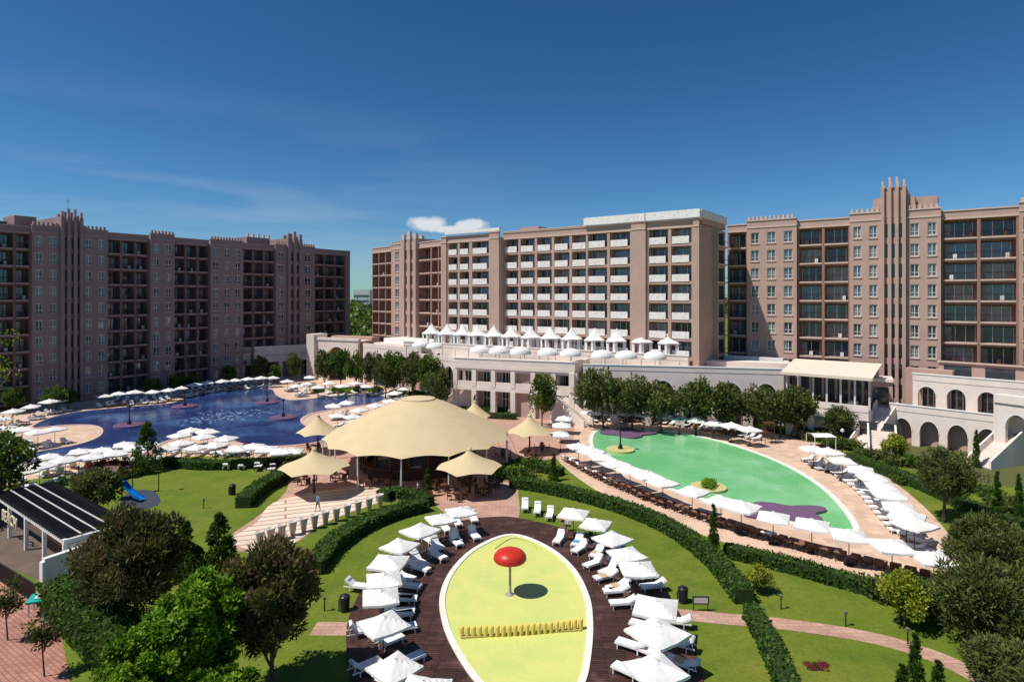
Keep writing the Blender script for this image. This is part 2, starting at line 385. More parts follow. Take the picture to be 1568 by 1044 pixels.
for i in range(7):
    c=L*i/6; R1.box(W,c-.12,c+.12,-.9,-.66,4.6,9.6,FRW); R1.box(W,c-.05,c+.05,-6.95,-6.9,4.7,9.0,FRW)
    if i<6: R1.q(W,c+.2,c+L/6-.2,-6.97,4.7,8.8,GL1); R1.box(W,c+.5,c+1.7,-4.5,-3.2,4.61,5.4,random.choice([BROWN,CUSH]))
W.poly([R1.p(-.6,.6,9.6),R1.p(L+.6,.6,9.6),R1.p(L+.6,-7.4,11.0),R1.p(-.6,-7.4,11.0)],AWN)
for i in range(8):
    c=-.5+(L+1)*i/7; W.tube([R1.p(c,.6,9.5),R1.p(c,-7.4,10.9)],[.05,.05],PWHITE,6)
R1.box(W,-.6,L+.6,.6,.64,9.2,9.62,AWN)
for i in range(5): R1.q(W,1+i*3,3.2+i*3,.01,.6,3.4,GL1)
W.obj('structure',root3)
root4=empty('arcaded_terrace_building'); W=MB()
T1=Fr(P(1362,90),P(1640,75.5)); L=T1.L
arch_wall(W,T1,0,L,0,4.7,6,.7,2.0,3.7,.7,v=0,deep=1.6,glass=False)
T1.box(W,0,L,-.3,.06,4.701,5.6,WHITE); T1.box(W,-.05,L,-.38,.14,5.6,5.72,PWHITE); T1.box(W,0,L,-5,-.71,4.4,4.69,TRIM)
arch_wall(W,T1,2.0,L,4.7,8.9,5,.62,6.9,8.1,.5,v=-3.5,deep=2.2)
T1.box(W,2,L,-3.9,-3.44,8.901,9.8,WHITE); T1.box(W,1.9,L,-4,-3.36,9.8,9.93,PWHITE); T1.box(W,2,L,-12,-4.01,8.6,8.88,TRIM)
T1.box(W,0,6,-9,-7.5,4.7,10.2,WALL); T1.box(W,4,L,-11,-9,8.9,11.3,WALL); T1.box(W,3.8,L,-9.2,-8.7,11.301,11.5,TRIM)
for i in range(3): T1.q(W,4.6+i*5,8+i*5,-8.98,9.1,10.9,GL1)
T2=Fr(P(1535,80),P(1600,76)); arch_wall(W,T2,0,T2.L,0,7.6,1,.55,4.6,6.3,.6,v=1.5,deep=3)
T2.box(W,-.2,T2.L,-.0,1.7,7.601,8.6,WHITE); T2.box(W,-.3,-.02,-3,1.49,0,7.6,WHITE)
W.obj('walls',root4)
root5=empty('terrace_building'); W=MB()
C1=Fr(P(1118,114),P(1205,108)); C1.box(W,0,C1.L,-2,3,0,9.8,WHITE); C1.box(W,-.1,C1.L+.1,2.6,3.1,9.801,10.6,PWHITE)
C2=Fr(P(1330,92),P(1368,90.5)); C2.box(W,0,C2.L,-6,-1.5,0,8.4,WALL); C2.box(W,-.1,C2.L+.1,-6,-1.2,8.401,8.8,WHITE); C2.q(W,.5,C2.L-.5,-1.49,5,7.6,GL1)
W.obj('walls',root5)

def stairs(name,base,ang,n,wid,rise=.17,run=.32,z0=0):
    m=MB()
    for i in range(n): m.box(-wid/2,wid/2,i*run,n*run,0 if i==0 else i*rise,(i+1)*rise,WHITE)
    for sx in(-wid/2-.25,wid/2+.02):
        c=[(sx,-.2,0),(sx+.23,-.2,0),(sx+.23,n*run,0),(sx,n*run,0),(sx,-.2,1.0),(sx+.23,-.2,1.0),(sx+.23,n*run,n*rise+1.0),(sx,n*run,n*rise+1)]
        m.hexa(c,WHITE)
    o=m.obj(name,loc=(base[0],base[1],z0)); o.rotation_euler=(0,0,ang); return o
stairs('staircase',(P(672,113)),-1.1,24,2.5,rise=.2); stairs('staircase',P(900,101),.9,20,2.5,rise=.2)
stairs('staircase',P(1318,86.5),-.95,25,2.6,rise=.19); stairs('staircase',P(1352,82.5),-.5,14,3)
stairs('staircase',P(1500,77),-1.2,20,2.4)

def pavilion_mesh():
    m=MB(); n=6; R=1.55; H=2.2
    prof=[(R*1.08,H-.18),(R*1.1,H),(R*.72,H+.35),(R*.4,H+.85),(R*.15,H+1.35),(.03,H+1.75)]
    m.lathe(prof,FABRIC,n)
    for k in range(n):
        t=2*math.pi*k/n; x,y=R*math.cos(t),R*math.sin(t)
        m.tube([(x,y,0),(x,y,H)],[.05,.05],PWHITE,6)
        t2=2*math.pi*(k+1)/n; x2,y2=R*math.cos(t2),R*math.sin(t2)
        for f0,f1 in((0,.25),(.75,1)):
            a=Vector((x,y,0)).lerp(Vector((x2,y2,0)),f0); b=Vector((x,y,0)).lerp(Vector((x2,y2,0)),f1)
            m.poly([a,b,b+Vector((0,0,H-.1)),a+Vector((0,0,H-.1))],FABRIC)
    m.lathe([(.45,0),(.5,.45),(0,.47)],BROWN,12)
    return m.mesh('pavilion')
PV=pavilion_mesh()
for px in(652,676,700,723,748,775,805,836,868,904,938,978,1020):
    u=UP.u(px); q=UP.p(u,-2.0,10.3); inst(PV,'garden_pavilion',q,random.random()*.3,1.28)
def dome_canopy():
    m=MB(); n=16
    m.lathe([(1.9,2.15),(1.92,2.4),(1.7,2.85),(1.25,3.2),(.6,3.4),(.01,3.46)],FABRIC,n)
    m.tube([(0,0,0),(0,0,3.4)],[.05,.05],PWHITE,8); m.lathe([(.4,0),(.4,.1),(0,.12)],DARK,12)
    for k in range(4):
        t=k*math.pi/2+.7; M=Matrix.Translation((1.1*math.cos(t),1.1*math.sin(t),0)); m.box(-.25,.25,-.25,.25,.4,.48,BROWN,M); m.box(-.25,.25,.2,.25,.48,.95,BROWN,M)
    m.lathe([(.05,.7),(.55,.72),(0,.75)],BROWN,10)
    return m.mesh('dome_canopy',True)
DC=dome_canopy()
for px in(727,757,790,833,868): q=L1.p(L1.u(px),-2.2,8.75); inst(DC,'domed_parasol',q,0,1.0)
for px in(920,958,1003): q=A2.p(A2.u(px),-2.2,8.6); inst(DC,'domed_parasol',q,0,1.0)
for px in(633,655): q=A5.p(A5.u(px),-1.8,8.3); inst(DC,'domed_parasol',q,0,.95)

# ---------------------------------------------------------------- ground
GRASS=mat('lawn_grass',(.145,.195,.014),.95,(.085,.135,.010),.35,detail=10,bump=.6,bscale=9,lo=.3,hi=.7)
overlay(GRASS,(.20,.21,.03),.09,.48,.75); overlay(GRASS,(.05,.09,.008),3.0,.48,.85,6)
m=MB(); m.poly([(-2500,-300,0),(2500,-300,0),(2500,5000,0),(-2500,5000,0)],GRASS); m.obj('ground')
def smooth(pts,k=6,closed=True):
    n=len(pts); out=[]
    rng=range(n) if closed else range(n-1)
    for i in rng:
        g=lambda j: Vector(pts[j%n]) if closed else Vector(pts[max(0,min(n-1,j))])
        p0,p1,p2,p3=g(i-1),g(i),g(i+1),g(i+2)
        for j in range(k):
            t=j/k; out.append(.5*((2*p1)+(-p0+p2)*t+(2*p0-5*p1+4*p2-p3)*t*t+(-p0+3*p1-3*p2+p3)*t**3))
    if not closed: out.append(Vector(pts[-1]))
    return [(p.x,p.y) for p in out]
def sheet(name,pts,z,m,sm=True,k=6,skirt=0,skm=None):
    w=smooth(pts,k) if sm else pts
    mb=MB(); v3=[Vector((x,y,z)) for x,y in w]
    tr=tessellate_polygon([v3]); mb.v=[tuple(v) for v in v3]; i=mb.mi(m)
    for t in tr:
        a,b_,c=[v3[q] for q in t]
        if (b_-a).cross(c-a).z<0: t=t[::-1]
        mb.f.append(tuple(t)); mb.m.append(i)
    if skirt:
        n=len(w)
        for q in range(n):
            a=w[q]; b=w[(q+1)%n]; mb.poly([(*a,z),(*b,z),(*b,z-skirt),(*a,z-skirt)],skm or m)
    return mb.obj(name)
def offs(w,d):
    n=len(w); out=[]
    ar=sum(w[i][0]*w[(i+1)%n][1]-w[(i+1)%n][0]*w[i][1] for i in range(n)); s=1 if ar>0 else -1
    for i in range(n):
        a=Vector(w[i-1]); b=Vector(w[(i+1)%n]); t=(b-a)
        if t.length<1e-6: out.append(w[i]); continue
        t.normalize(); nn=Vector((t.y,-t.x))*s; out.append((w[i][0]+nn.x*d,w[i][1]+nn.y*d))
    return out
def ring(name,w,w0,w1,z0,z1,m):
    A=offs(w,w0); B=offs(w,w1); mb=MB(); n=len(w)
    for i in range(n):
        j=(i+1)%n
        mb.poly([(*A[i],z1),(*B[i],z1),(*B[j],z1),(*A[j],z1)],m)
        mb.poly([(*A[i],z0),(*A[i],z1),(*A[j],z1),(*A[j],z0)],m); mb.poly([(*B[i],z1),(*B[i],z0),(*B[j],z0),(*B[j],z1)],m)
    return mb.obj(name)
def strip(name,pts,w,z,m,k=8):
    c=smooth(pts,k,False); mb=MB(); L=[];R=[]
    for i,p in enumerate(c):
        a=Vector(c[max(i-1,0)]); b=Vector(c[min(i+1,len(c)-1)]); t=(b-a).normalized(); nn=Vector((-t.y,t.x))
        L.append((p[0]+nn.x*w/2,p[1]+nn.y*w/2)); R.append((p[0]-nn.x*w/2,p[1]-nn.y*w/2))
    for i in range(len(c)-1): mb.poly([(*R[i],z),(*R[i+1],z),(*L[i+1],z),(*L[i],z)],m)
    return mb.obj(name)
def GP(l,h=0): return [G(x,y,h) for x,y in l]
PAVE=brickmat('terracotta_paving',(.58,.36,.28),(.48,.29,.22),(.6,.55,.5),.8,.4,.02)
APRON=brickmat('beige_paving',(.72,.52,.39),(.64,.45,.34),(.75,.7,.66),1.0,1.0,.02)
BRICK=brickmat('red_brick_paving',(.50,.25,.19),(.38,.18,.14),(.5,.42,.38),.5,.25,.02,rot=.6)
STRIPE=brickmat('striped_paving',(.82,.68,.56),(.74,.6,.49),(.55,.4,.32),30,1.1,.12,rot=-.35)
DECK=brickmat('timber_deck',(.115,.05,.04),(.065,.03,.024),(.12,.12,.12),2.4,.22,.03,.6,rot=.05,dark=.55)
overlay(DECK,(.16,.09,.075),.6,.52,.8)
COP=mat('white_coping',(.78,.76,.70),.7,(.68,.66,.61),2)
SOIL=mat('planting_soil',(.08,.12,.02),.95,(.11,.08,.045),1.2)
sheet('planting_bed',GP([(640,600),(760,600),(900,640),(1100,640),(1240,660),(1330,700),(1560,745),(1650,700),(1300,645),(1150,620),(900,615),(640,585)]),.004,SOIL)
AP1=[(-120,760),(-120,640),(60,615),(160,596),(300,584),(420,570),(520,573),(640,585),(655,605),(600,640),(520,672),(500,690),(440,702),(330,698),(250,702),(160,716),(40,735)]
sheet('pool_terrace_paving',GP(AP1),.008,APRON)
AP2=[(846,690),(840,655),(868,636),(960,631),(1080,640),(1180,662),(1270,684),(1350,725),(1425,785),(1470,850),(1475,915),(1330,893),(1180,852),(1040,806),(930,760),(870,720)]
sheet('pool_terrace_paving',GP(AP2),.012,APRON)
sheet('plaza_paving',GP([(352,822),(395,790),(440,748),(440,705),(475,672),(600,640),(700,632),(860,632),(872,690),(800,725),(795,790),(765,812),(700,800),(655,768),(590,768),(500,800),(440,838),(370,845)]),.016,PAVE)
sheet('striped_walkway',GP([(355,825),(392,800),(430,765),(560,742),(600,752),(575,770),(500,798),(440,836),(385,842)]),.022,STRIPE)
sheet('garden_path',GP([(690,640),(700,622),(790,612),(870,622),(880,640),(800,632)]),.02,APRON)
sheet('brick_paving',GP([(-250,860),(30,880),(75,925),(95,975),(110,1060),(130,1250),(-250,1250)]),.01,BRICK,sm=False)
sheet('pergola_paving',GP([(-120,770),(60,760),(140,800),(150,850),(95,905),(30,875),(-120,850)]),.006,mat('dark_paving',(.16,.11,.09),.8,(.11,.08,.065),.7),sm=False)  # dark paving around the pergola
strip('garden_path',GP([(1020,938),(1100,946),(1200,955),(1330,975),(1440,1008),(1540,1060)]),1.45,.012,PAVE)
strip('garden_path',GP([(480,962),(545,962)]),1.6,.012,PAVE)
DK=[(758,792),(700,800),(640,826),(580,866),(545,920),(530,975),(545,1060),(620,1180),(810,1230),(1000,1170),(1075,1060),(1060,985),(1035,930),(1000,880),(950,842),(880,815),(800,795)]
DKw=smooth(GP(DK),6); sheet('timber_deck',DKw,.09,DECK,sm=False,skirt=.1)
KP=[(784,822),(735,840),(700,872),(682,912),(686,955),(706,1000),(742,1050),(790,1085),(850,1085),(884,1050),(896,1000),(899,950),(893,912),(872,872),(834,840)]
KPw=smooth(GP(KP),6)
KID=watermat('paddling_pool_water',(.66,.66,.20),(.54,.62,.19),.35,spec=.25)
sheet('paddling_pool_water',KPw,.11,KID,sm=False); ring('pool_coping',KPw,-.02,.38,.08,.17,COP)
YEL=mat('yellow_paint',(.80,.62,.16),.5,(.7,.5,.1),3); REDP=mat('red_paint',(.60,.035,.02),.35,(.5,.03,.015),1.5)
arc=smooth(GP([(758,842),(775,830),(790,826),(812,832),(822,842)]),6,False)
mb=MB(); mb.tube([(x,y,.14) for x,y in arc],[.03]*len(arc),mat('pipe_ochre',(.45,.38,.08),.5),5); mb.obj('splash_pipe')
GW=[(908,672),(918,660),(960,657),(1020,661),(1080,671),(1140,688),(1200,712),(1250,742),(1285,775),(1305,805),(1300,812),(1270,808),(1200,797),(1120,776),(1040,752),(970,727),(930,705),(912,690)]
GWw=smooth(GP(GW),6)
GRN=watermat('green_pool_water',(.15,.50,.20),(.20,.55,.24),.12,light=(.32,.64,.40),lscale=.1)
sheet('green_pool_water',GWw,.03,GRN,sm=False); ring('pool_coping',GWw,-.02,.55,.01,.09,COP)
BW_=[(50,655),(75,641),(120,631),(200,623),(265,617),(300,604),(360,597),(412,595),(424,606),(450,613),(520,606),(570,603),(590,609),(572,618),(520,625),(478,633),(460,643),(472,654),(510,660),(516,668),(480,678),(430,683),(385,682),(350,674),(305,668),(265,673),(225,684),(150,694),(80,702),(30,712),(24,700),(70,690),(120,681),(152,669),(157,657),(140,651),(100,651)]
BWw=smooth(GP(BW_),5)
BLU=watermat('blue_pool_water',(.020,.036,.13),(.028,.06,.19),.12,light=(.09,.2,.42),lscale=.06)
sheet('blue_pool_water',BWw,.03,BLU,sm=False); ring('pool_coping',BWw,-.02,.5,.01,.1,mat('pink_coping',(.62,.44,.38),.8))
PUR=mat('purple_mosaic',(.12,.055,.13),.4,(.21,.13,.22),4)
def flower(name,c,R,petals,amp,z,m,h=.1,rot=0,sx=1):
    w=[]
    for k in range(72):
        t=2*math.pi*k/72; r=R*(1+amp*math.cos(petals*t)); w.append((c[0]+sx*r*math.cos(t+rot),c[1]+r*math.sin(t+rot)))
    return sheet(name,w,z+h,m,sm=False,skirt=h)
ISL=mat('island_tile',(.6,.54,.24),.6,(.48,.44,.18),3)
flower('purple_pool_island',G(962,664),3.0,4,.22,.03,PUR,.25,sx=1.2); flower('purple_pool_island',G(1203,786),2.3,4,.25,.03,PUR,.25,.4,sx=1.6)
for c,r in((G(950,690),1.9),(G(1085,748),1.9)): flower('round_pool_island',c,r,3,0,.03,ISL,.25)
def fountain(px,py,col=PUR,H=3.2,base=1.6):
    x,y=G(px,py); m=MB()
    m.lathe([(base,0),(base,.22),(base*.85,.26),(0,.28)],col,28); m.lathe([(.35,.28),(.28,.7),(.16,.9)],DARK,10)
    m.tube([(0,0,.8),(0,0,H)],[.1,.06],DARK,8); m.lathe([(.05,H-.3),(.3,H-.1),(.32,H),(0,H+.2)],DARK,12)
    m.obj('pool_fountain',loc=(x,y,.03))
for a in((198,652),(283,623),(409,617),(434,640)): fountain(*a,base=2.3)
fountain(950,690,ISL,4.4,.9)
FOAM=mat('foam',(.35,.5,.7),.5,(.2,.35,.6),2)
mb=MB(); 
for (px,py,n,s) in((340,637,150,5.5),(375,632,60,4),(310,645,40,3.5)):
    c=G(px,py)
    for _ in range(n):
        x=c[0]+random.gauss(0,s*.6); y=c[1]+random.gauss(0,s*.45); w_=random.uniform(.1,.38)
        mb.poly([(x-w_,y-.1,.045),(x,y-.16,.05),(x+w_,y,.045),(x,y+.14,.05)],FOAM)
mb.obj('water_foam')

# mushroom fountain
x,y=G(781,912); m=MB()
m.lathe([(.35,0),(.14,.05),(.09,.3),(.08,1.4),(.1,2.2),(.14,2.45)],mat('stem_grey',(.35,.33,.3),.4),16)
m.lathe([(.1,2.42),(.7,2.36),(1.08,2.38),(1.17,2.5),(1.12,2.78),(.92,3.0),(.6,3.15),(.3,3.22),(.0,3.24)],REDP,40)
for k in range(9):
    t=k*2.4; r=.25+.075*k; z=3.2-.26*r*r-.02
    m.lathe([(.05,z-.05),(.05,z+.02),(0,z+.025)],mat('dark_spot',(.14,.02,.02),.5),8,(r*math.cos(t),r*math.sin(t),0))
o=m.obj('mushroom_fountain',loc=(x,y,.11),smooth=True)
post=MB(); post.lathe([(.0,0),(.155,.0),(.155,.55),(.12,.63),(0,.65)],YEL,12); PM=post.mesh('post',False)
root=empty('row_of_yellow_posts')
for i in range(21):
    t=i/20; px=707+(889-707)*t; py=977-12*t+3.0*math.sin(math.pi*t)
    o=inst(PM,'post',(*G(px,py),.11),0,1); o.parent=root
b=MB(); a0=G(706,979); a1=G(891,967)
c=[(a0[0],a0[1]-.12,.11),(a1[0],a1[1]-.12,.11),(a1[0],a1[1]+.12,.11),(a0[0],a0[1]+.12,.11)]
b.hexa(c+[(p[0],p[1],.2) for p in c],mat('ledge_ochre',(.5,.44,.14),.7)); o=b.obj('ledge',root)

# ---------------------------------------------------------------- parasols & loungers
def parasol_mesh(seed):
    r=random.Random(seed); m=MB(); W=1.2; N=10; H=2.25; A=.42
    def h(x,y):
        c=max(abs(x),abs(y)); e=min(abs(x),abs(y))
        return H+A*(1-c)**.92 - .09*(1-e/(c+1e-6))*(c**2) 
    grid=[[None]*(N+1) for _ in range(N+1)]
    for i in range(N+1):
        for j in range(N+1):
            x=-1+2*i/N; y=-1+2*j/N; grid[i][j]=len(m.v); m.v.append((x*W,y*W,h(x,y)+r.uniform(-.012,.012)))
    mi=m.mi(FABRIC)
    for i in range(N):
        for j in range(N): m.f.append((grid[i][j],grid[i+1][j],grid[i+1][j+1],grid[i][j+1])); m.m.append(mi)
    edge=[grid[i][0] for i in range(N+1)]+[grid[N][j] for j in range(1,N+1)]+[grid[i][N] for i in range(N-1,-1,-1)]+[grid[0][j] for j in range(N-1,0,-1)]
    low=[]
    for k,e in enumerate(edge):
        x,y,z=m.v[e]; low.append(len(m.v)); m.v.append((x*1.01,y*1.01,z-.13-.03*(k%2)))
    for k in range(len(edge)):
        k2=(k+1)%len(edge); m.f.append((edge[k],low[k],low[k2],edge[k2])); m.m.append(mi)
    m.lathe([(.28,H+A-.06),(.02,H+A+.09)],FABRIC,4); m.tube([(0,0,0),(0,0,H+A+.1)],[.035,.03],BROWN,8)
    m.lathe([(.38,0),(.38,.09),(.08,.12),(.06,.35)],DARK,12)
    for sx in(-1,1):
        for sy in(-1,1): m.tube([(0,0,H+A-.08),(sx*W*.97,sy*W*.97,H-.03)],[.015,.015],BROWN,4)
    return m.mesh('parasol')
def lounger_mesh(fm,cm,kind,towel=None):
    m=MB(); w=.34
    for s in(-w,w-.05): m.box(s,s+.05,-.95,.95,.28,.35,fm)
    for x in(-w,w-.06):
        for y in(-.8,.45): m.box(x,x+.06,y,y+.06,0,.28,fm)
    for k in range(8): m.box(-w+.05,w-.05,-.93+k*.16,-.83+k*.16,.30,.34,fm)
    m.box(-w+.02,w-.02,-.92,.3,.352,.43,cm)
    if towel: m.box(-w-.005,w+.005,-.5,.1,.433,.45,towel)
    th=math.radians({'a':38,'b':25,'c':50}[kind]); M=Matrix.Translation((0,.31,.36))@Matrix.Rotation(th,4,'X')
    m.box(-w,w,0,.72,-.04,0,fm,M); m.box(-w+.02,w-.02,.005,.72,.002,.085,cm,M); m.box(-w+.08,w-.08,.5,.7,.087,.15,cm,M)
    m.tube([(-w+.05,.85,.3),(-w+.05,.31+.6*math.cos(th),.34+.6*math.sin(th))],[.02,.02],fm,5); m.tube([(w-.05,.85,.3),(w-.05,.31+.6*math.cos(th),.34+.6*math.sin(th))],[.02,.02],fm,5)
    return m.mesh('lounger')
PAR=[parasol_mesh(i) for i in range(3)]
TW=mat('towel_blue',(.12,.3,.5),.95); TW2=mat('towel_sand',(.55,.4,.25),.95)
LW=[lounger_mesh(PWHITE,CUSH,k) for k in'abc']*3+[lounger_mesh(PWHITE,CUSH,'a',TW),lounger_mesh(PWHITE,CUSH,'b',TW2)]
BRC=mat('brown_cushion',(.27,.13,.085),.9,(.18,.085,.055),3)
LB=[lounger_mesh(WICK,BRC,k) for k in'abc']; LBW=[lounger_mesh(WICK,CUSH,k) for k in'ab']
stb=MB(); stb.lathe([(.2,0),(.2,.03),(.03,.05),(.03,.42),(.24,.43),(.24,.46),(0,.465)],BROWN,12); STB=stb.mesh('side_table')
def pset(px,py,target,kinds=LW,z=0.0,n=2,side=1.25,back=-.3,jit=.06,psc=1.0,table=False):
    x,y=G(px,py,2.4+z); dx,dy=target[0]-x,target[1]-y; a=math.atan2(dy,dx)
    inst(random.choice(PAR),'parasol',(x,y,z),a+random.uniform(-.2,.2),psc*random.uniform(.94,1.05))
    rz=a+math.pi/2
    t=Vector((-math.sin(a),math.cos(a))); f=Vector((math.cos(a),math.sin(a)))
    offsn={0:(),2:(-side*.55,side*.55),1:(side*.6,),3:(-side,0.45,side)}[n]
    for o in offsn:
        q=Vector((x,y))+t*(o+random.uniform(-jit,jit))-f*back
        inst(random.choice(kinds),'sun_lounger',(q.x,q.y,z),rz+random.uniform(-jit,jit),1)
    if table: q=Vector((x,y))-f*(back+.5)+t*.02; inst(STB,'side_table',(q.x,q.y,z),0,1)
def lrow(pts,step,kinds,flip,z=.012,jit=.07):
    w=smooth(GP(pts),60,False); acc=0
    for i in range(1,len(w)):
        a=Vector(w[i-1]); b=Vector(w[i]); acc+=(b-a).length
        if acc>step:
            acc=0; t=(b-a).normalized(); inst(random.choice(kinds),'sun_lounger',(b.x,b.y,z),math.atan2(t.y,t.x)+(math.pi if flip else 0)+random.uniform(-jit,jit),1)
kc=G(790,930)
for px,py in((706,777),(675,787),(643,808),(612,828),(595,856),(588,879),(583,904)):
    pset(px,py,kc,z=.09,back=-1.2,side=1.5,psc=.95,table=True)
for px,py in((587,948),(604,1008),(648,1047)): pset(px,py,kc,z=.09,back=-1.0,side=2.2,psc=.93,table=True)
for px,py in((878,782),(912,796),(938,819),(960,841),(977,865)): pset(px,py,kc,z=.09,back=-1.3,side=1.5,psc=.95,table=True)
for px,py in((1004,926),(1007,967),(1004,1018)): pset(px,py,kc,z=.09,back=-1.1,side=2.3,psc=1.05,table=True)
for px,py in((804,781),(823,787),(842,794),(725,800),(548,905),(555,975),(560,1030),(1000,905),(1035,960),(1040,995),(1045,1025),(985,890),(920,838),(943,860),(700,806),(682,815),(655,832),(630,850)):
    x,y=G(px,py); a=math.atan2(kc[1]-y,kc[0]-x); inst(random.choice(LW),'sun_lounger',(x,y,.09),a+math.pi/2,1)
def nearest(p,w): return min(w,key=lambda q:(q[0]-p[0])**2+(q[1]-p[1])**2)
for px,py in((886,682),(905,691),(922,700),(942,709),(965,718),(990,728),(1015,737),(1060,751),(1104,767),(1135,777),(1184,790),(1243,802),(1300,818),(1366,836),(1430,852)):
    p=G(px,py,2.4); pset(px,py,nearest(p,GWw),n=0,psc=1.08)
lrow([(866,704),(920,734),(980,760),(1050,786),(1130,812),(1220,838),(1320,864),(1440,892)],.92,LB+LB+LBW[:1],True)
for px,py in((860,652),(864,640),(858,664),(905,631),(930,632),(957,632),(985,634),(1012,636),(1040,640),(1067,643),(1093,647),(1120,652),(1148,657)):
    p=G(px,py,2.4); pset(px,py,nearest(p,GWw),n=0,psc=1.05)
lrow([(880,648),(960,645),(1040,652),(1110,663),(1165,676)],1.15,LBW+LB[:1],False)
for px,py in((1246,687),(1268,693),(1290,704),(1318,718),(1336,730),(1350,744),(1362,758),(1376,774),(1388,790),(1400,802)):
    p=G(px,py,2.4); pset(px,py,nearest(p,GWw),LW,back=.7,side=1.7,psc=1.08)
lrow([(1225,702),(1275,722),(1320,752),(1355,790),(1385,825)],1.5,LW+LBW,False)
for px,py in [(160,604),(182,602),(207,600),(233,599),(258,596),(278,592),(298,588),(318,585),(340,583),(360,581),(380,579),(400,578),(418,577),
 (440,583),(455,590),(470,586),(487,592),(505,585),(525,590),(545,585),(562,590),(582,586),(600,590),(617,594),(474,577),
 (510,621),(530,616),(550,626),(575,620),(598,612),(540,636),(517,634),(568,636),(604,601),(590,628),
 (275,663),(292,657),(312,666),(345,670),(330,680),(300,682),(278,677),(255,684),(362,686),(388,683),(408,687),(430,690),(448,687),(318,660),
 (60,712),(100,703),(121,688),(140,697),(156,686),(178,692),(190,679),(208,684),(228,677),(75,696),(14,712),(36,720),
 (20,629),(47,621),(76,614),(88,611),(8,652),(34,657),(58,660),(2,640),(-20,648),(84,654),(-25,630)]:
    p=G(px,py,2.4); pset(px,py,nearest(p,BWw),LW if random.random()<.7 else LBW,back=random.choice([-.9,.5]),side=1.6,n=2,jit=.15)
lrow([(165,615),(240,611),(290,600),(360,590),(415,586)],1.6,LW+LBW,False); lrow([(60,728),(120,712),(200,700),(260,697),(330,697),(420,697)],1.9,LW+LBW,True)
lrow([(440,600),(500,598),(570,596)],1.8,LW+LBW,False)

# ---------------------------------------------------------------- tents
def tent(name,c,R,ez,az,n,ring_r,scal,posts,conc):
    root=empty(name,(c[0],c[1],0)); m=MB(); seg=n*6; K=12; mi=m.mi(CREAM)
    for i in range(K+1):
        t=i/K
        for k in range(seg):
            a=2*math.pi*k/seg+.22; ph=(k%6)/6; bulge=math.sin(math.pi*ph)
            re=R*(1-scal*bulge*(t**1.5)); r=ring_r+(re-ring_r)*t
            z=az-(az-ez)*t**conc + (.18 if posts else .22)*bulge*t*t
            m.v.append((r*math.cos(a),r*math.sin(a),z))
    for i in range(K):
        for k in range(seg):
            k2=(k+1)%seg; m.f.append((i*seg+k,(i+1)*seg+k,(i+1)*seg+k2,i*seg+k2)); m.m.append(mi)
    m.obj('canopy',root,smooth=True)
    m=MB()
    m.lathe([(ring_r+.05,az-.05),(ring_r+.05,az+.12),(ring_r*.5,az+.3),(0,az+.36)],CREAM,24)
    for k in range(n):
        a=2*math.pi*k/n+.22; x,y=R*math.cos(a),R*math.sin(a)
        if posts: m.tube([(x*.98,y*.98,0),(x*.98,y*.98,ez)],[.09,.07],PWHITE,8); m.tube([(x*.98,y*.98,ez),(x*1.12,y*1.12,0)],[.02,.02],METAL,4)
    if not posts: m.tube([(0,0,0),(0,0,az+.1)],[.12,.08],DARK,10)
    m.obj('posts',root); return root
tc_=P(640,78)
r=tent('big_tent_canopy',tc_,11.7,3.7,8.2,14,2.1,.05,True,1.12)
m=MB()
for k in range(20):
    a0=2*math.pi*k/20; a1=2*math.pi*(k+1)/20; R=7.0
    p=[(R*math.cos(a0),R*math.sin(a0)),(R*math.cos(a1),R*math.sin(a1))]
    m.poly([(*p[0],0),(*p[1],0),(*p[1],1.1),(*p[0],1.1)],BROWN)
    m.poly([(*p[0],3.0),(*p[1],3.0),(*p[1],3.9),(*p[0],3.9)],BROWN)
    if k%2: m.poly([(*[q*.97 for q in p[0]],1.1),(*[q*.97 for q in p[1]],1.1),(*[q*.97 for q in p[1]],3.0),(*[q*.97 for q in p[0]],3.0)],GL1)
    m.tube([(*p[0],0),(*p[0],3.9)],[.12,.12],BROWN,6)
m.lathe([(7.4,1.1),(7.4,1.2),(6.8,1.2)],BROWN,40); m.lathe([(7.2,3.9),(3,4.6),(0,4.7)],BROWN,24)
m.obj('bar_counter',r)
for c,R in((P(481,66.5),3.75),(P(719,66.5),3.6)): tent('garden_tent_canopy',c,R,2.75,4.6,6,.22,.10,False,.72)
for c,R in((P(487,84),2.9),(P(811,84),3.1),(P(727,95),2.6)): tent('garden_tent_canopy',c,R,2.7,4.9,6,.22,.10,False,.72)
tm=MB(); tm.lathe([(.3,0),(.05,.04),(.04,.7),(.45,.71),(.45,.75),(0,.76)],BROWN,14)
for k in range(4):
    M=Matrix.Rotation(k*math.pi/2+.4,4,'Z')@Matrix.Translation((0,.8,0))
    tm.box(-.25,.25,-.25,.25,.4,.47,WICK,M); tm.box(-.25,.25,.2,.26,.47,.95,WICK,M)
    for sx in(-.22,.18):
        for sy in(-.22,.18): tm.box(sx,sx+.04,sy,sy+.04,0,.4,WICK,M)
TB=tm.mesh('cafe_table')
for c in((680,752),(700,765),(740,758),(756,745),(520,735),(470,742),(565,745),(595,742),(770,700),(790,712),(450,735),(660,748),(650,770),(715,742),(830,690),(815,702),(480,690)):
    inst(TB,'cafe_table_with_chairs',(*G(*c),.022),random.random()*3)
pm=MB(); pm.lathe([(.16,0),(.2,.05),(.36,1.15),(.4,1.25),(.33,1.27),(.3,1.1),(0,1.08)],mat('pot_stone',(.62,.57,.5),.8,(.5,.45,.4),2),20)
PM2=pm.mesh('planter',True)
for i in range(12):
    t=i/11; px=398+(582-398)*t; py=836+(776-836)*t; inst(PM2,'conical_planter',(*G(px,py),.022),0,1)

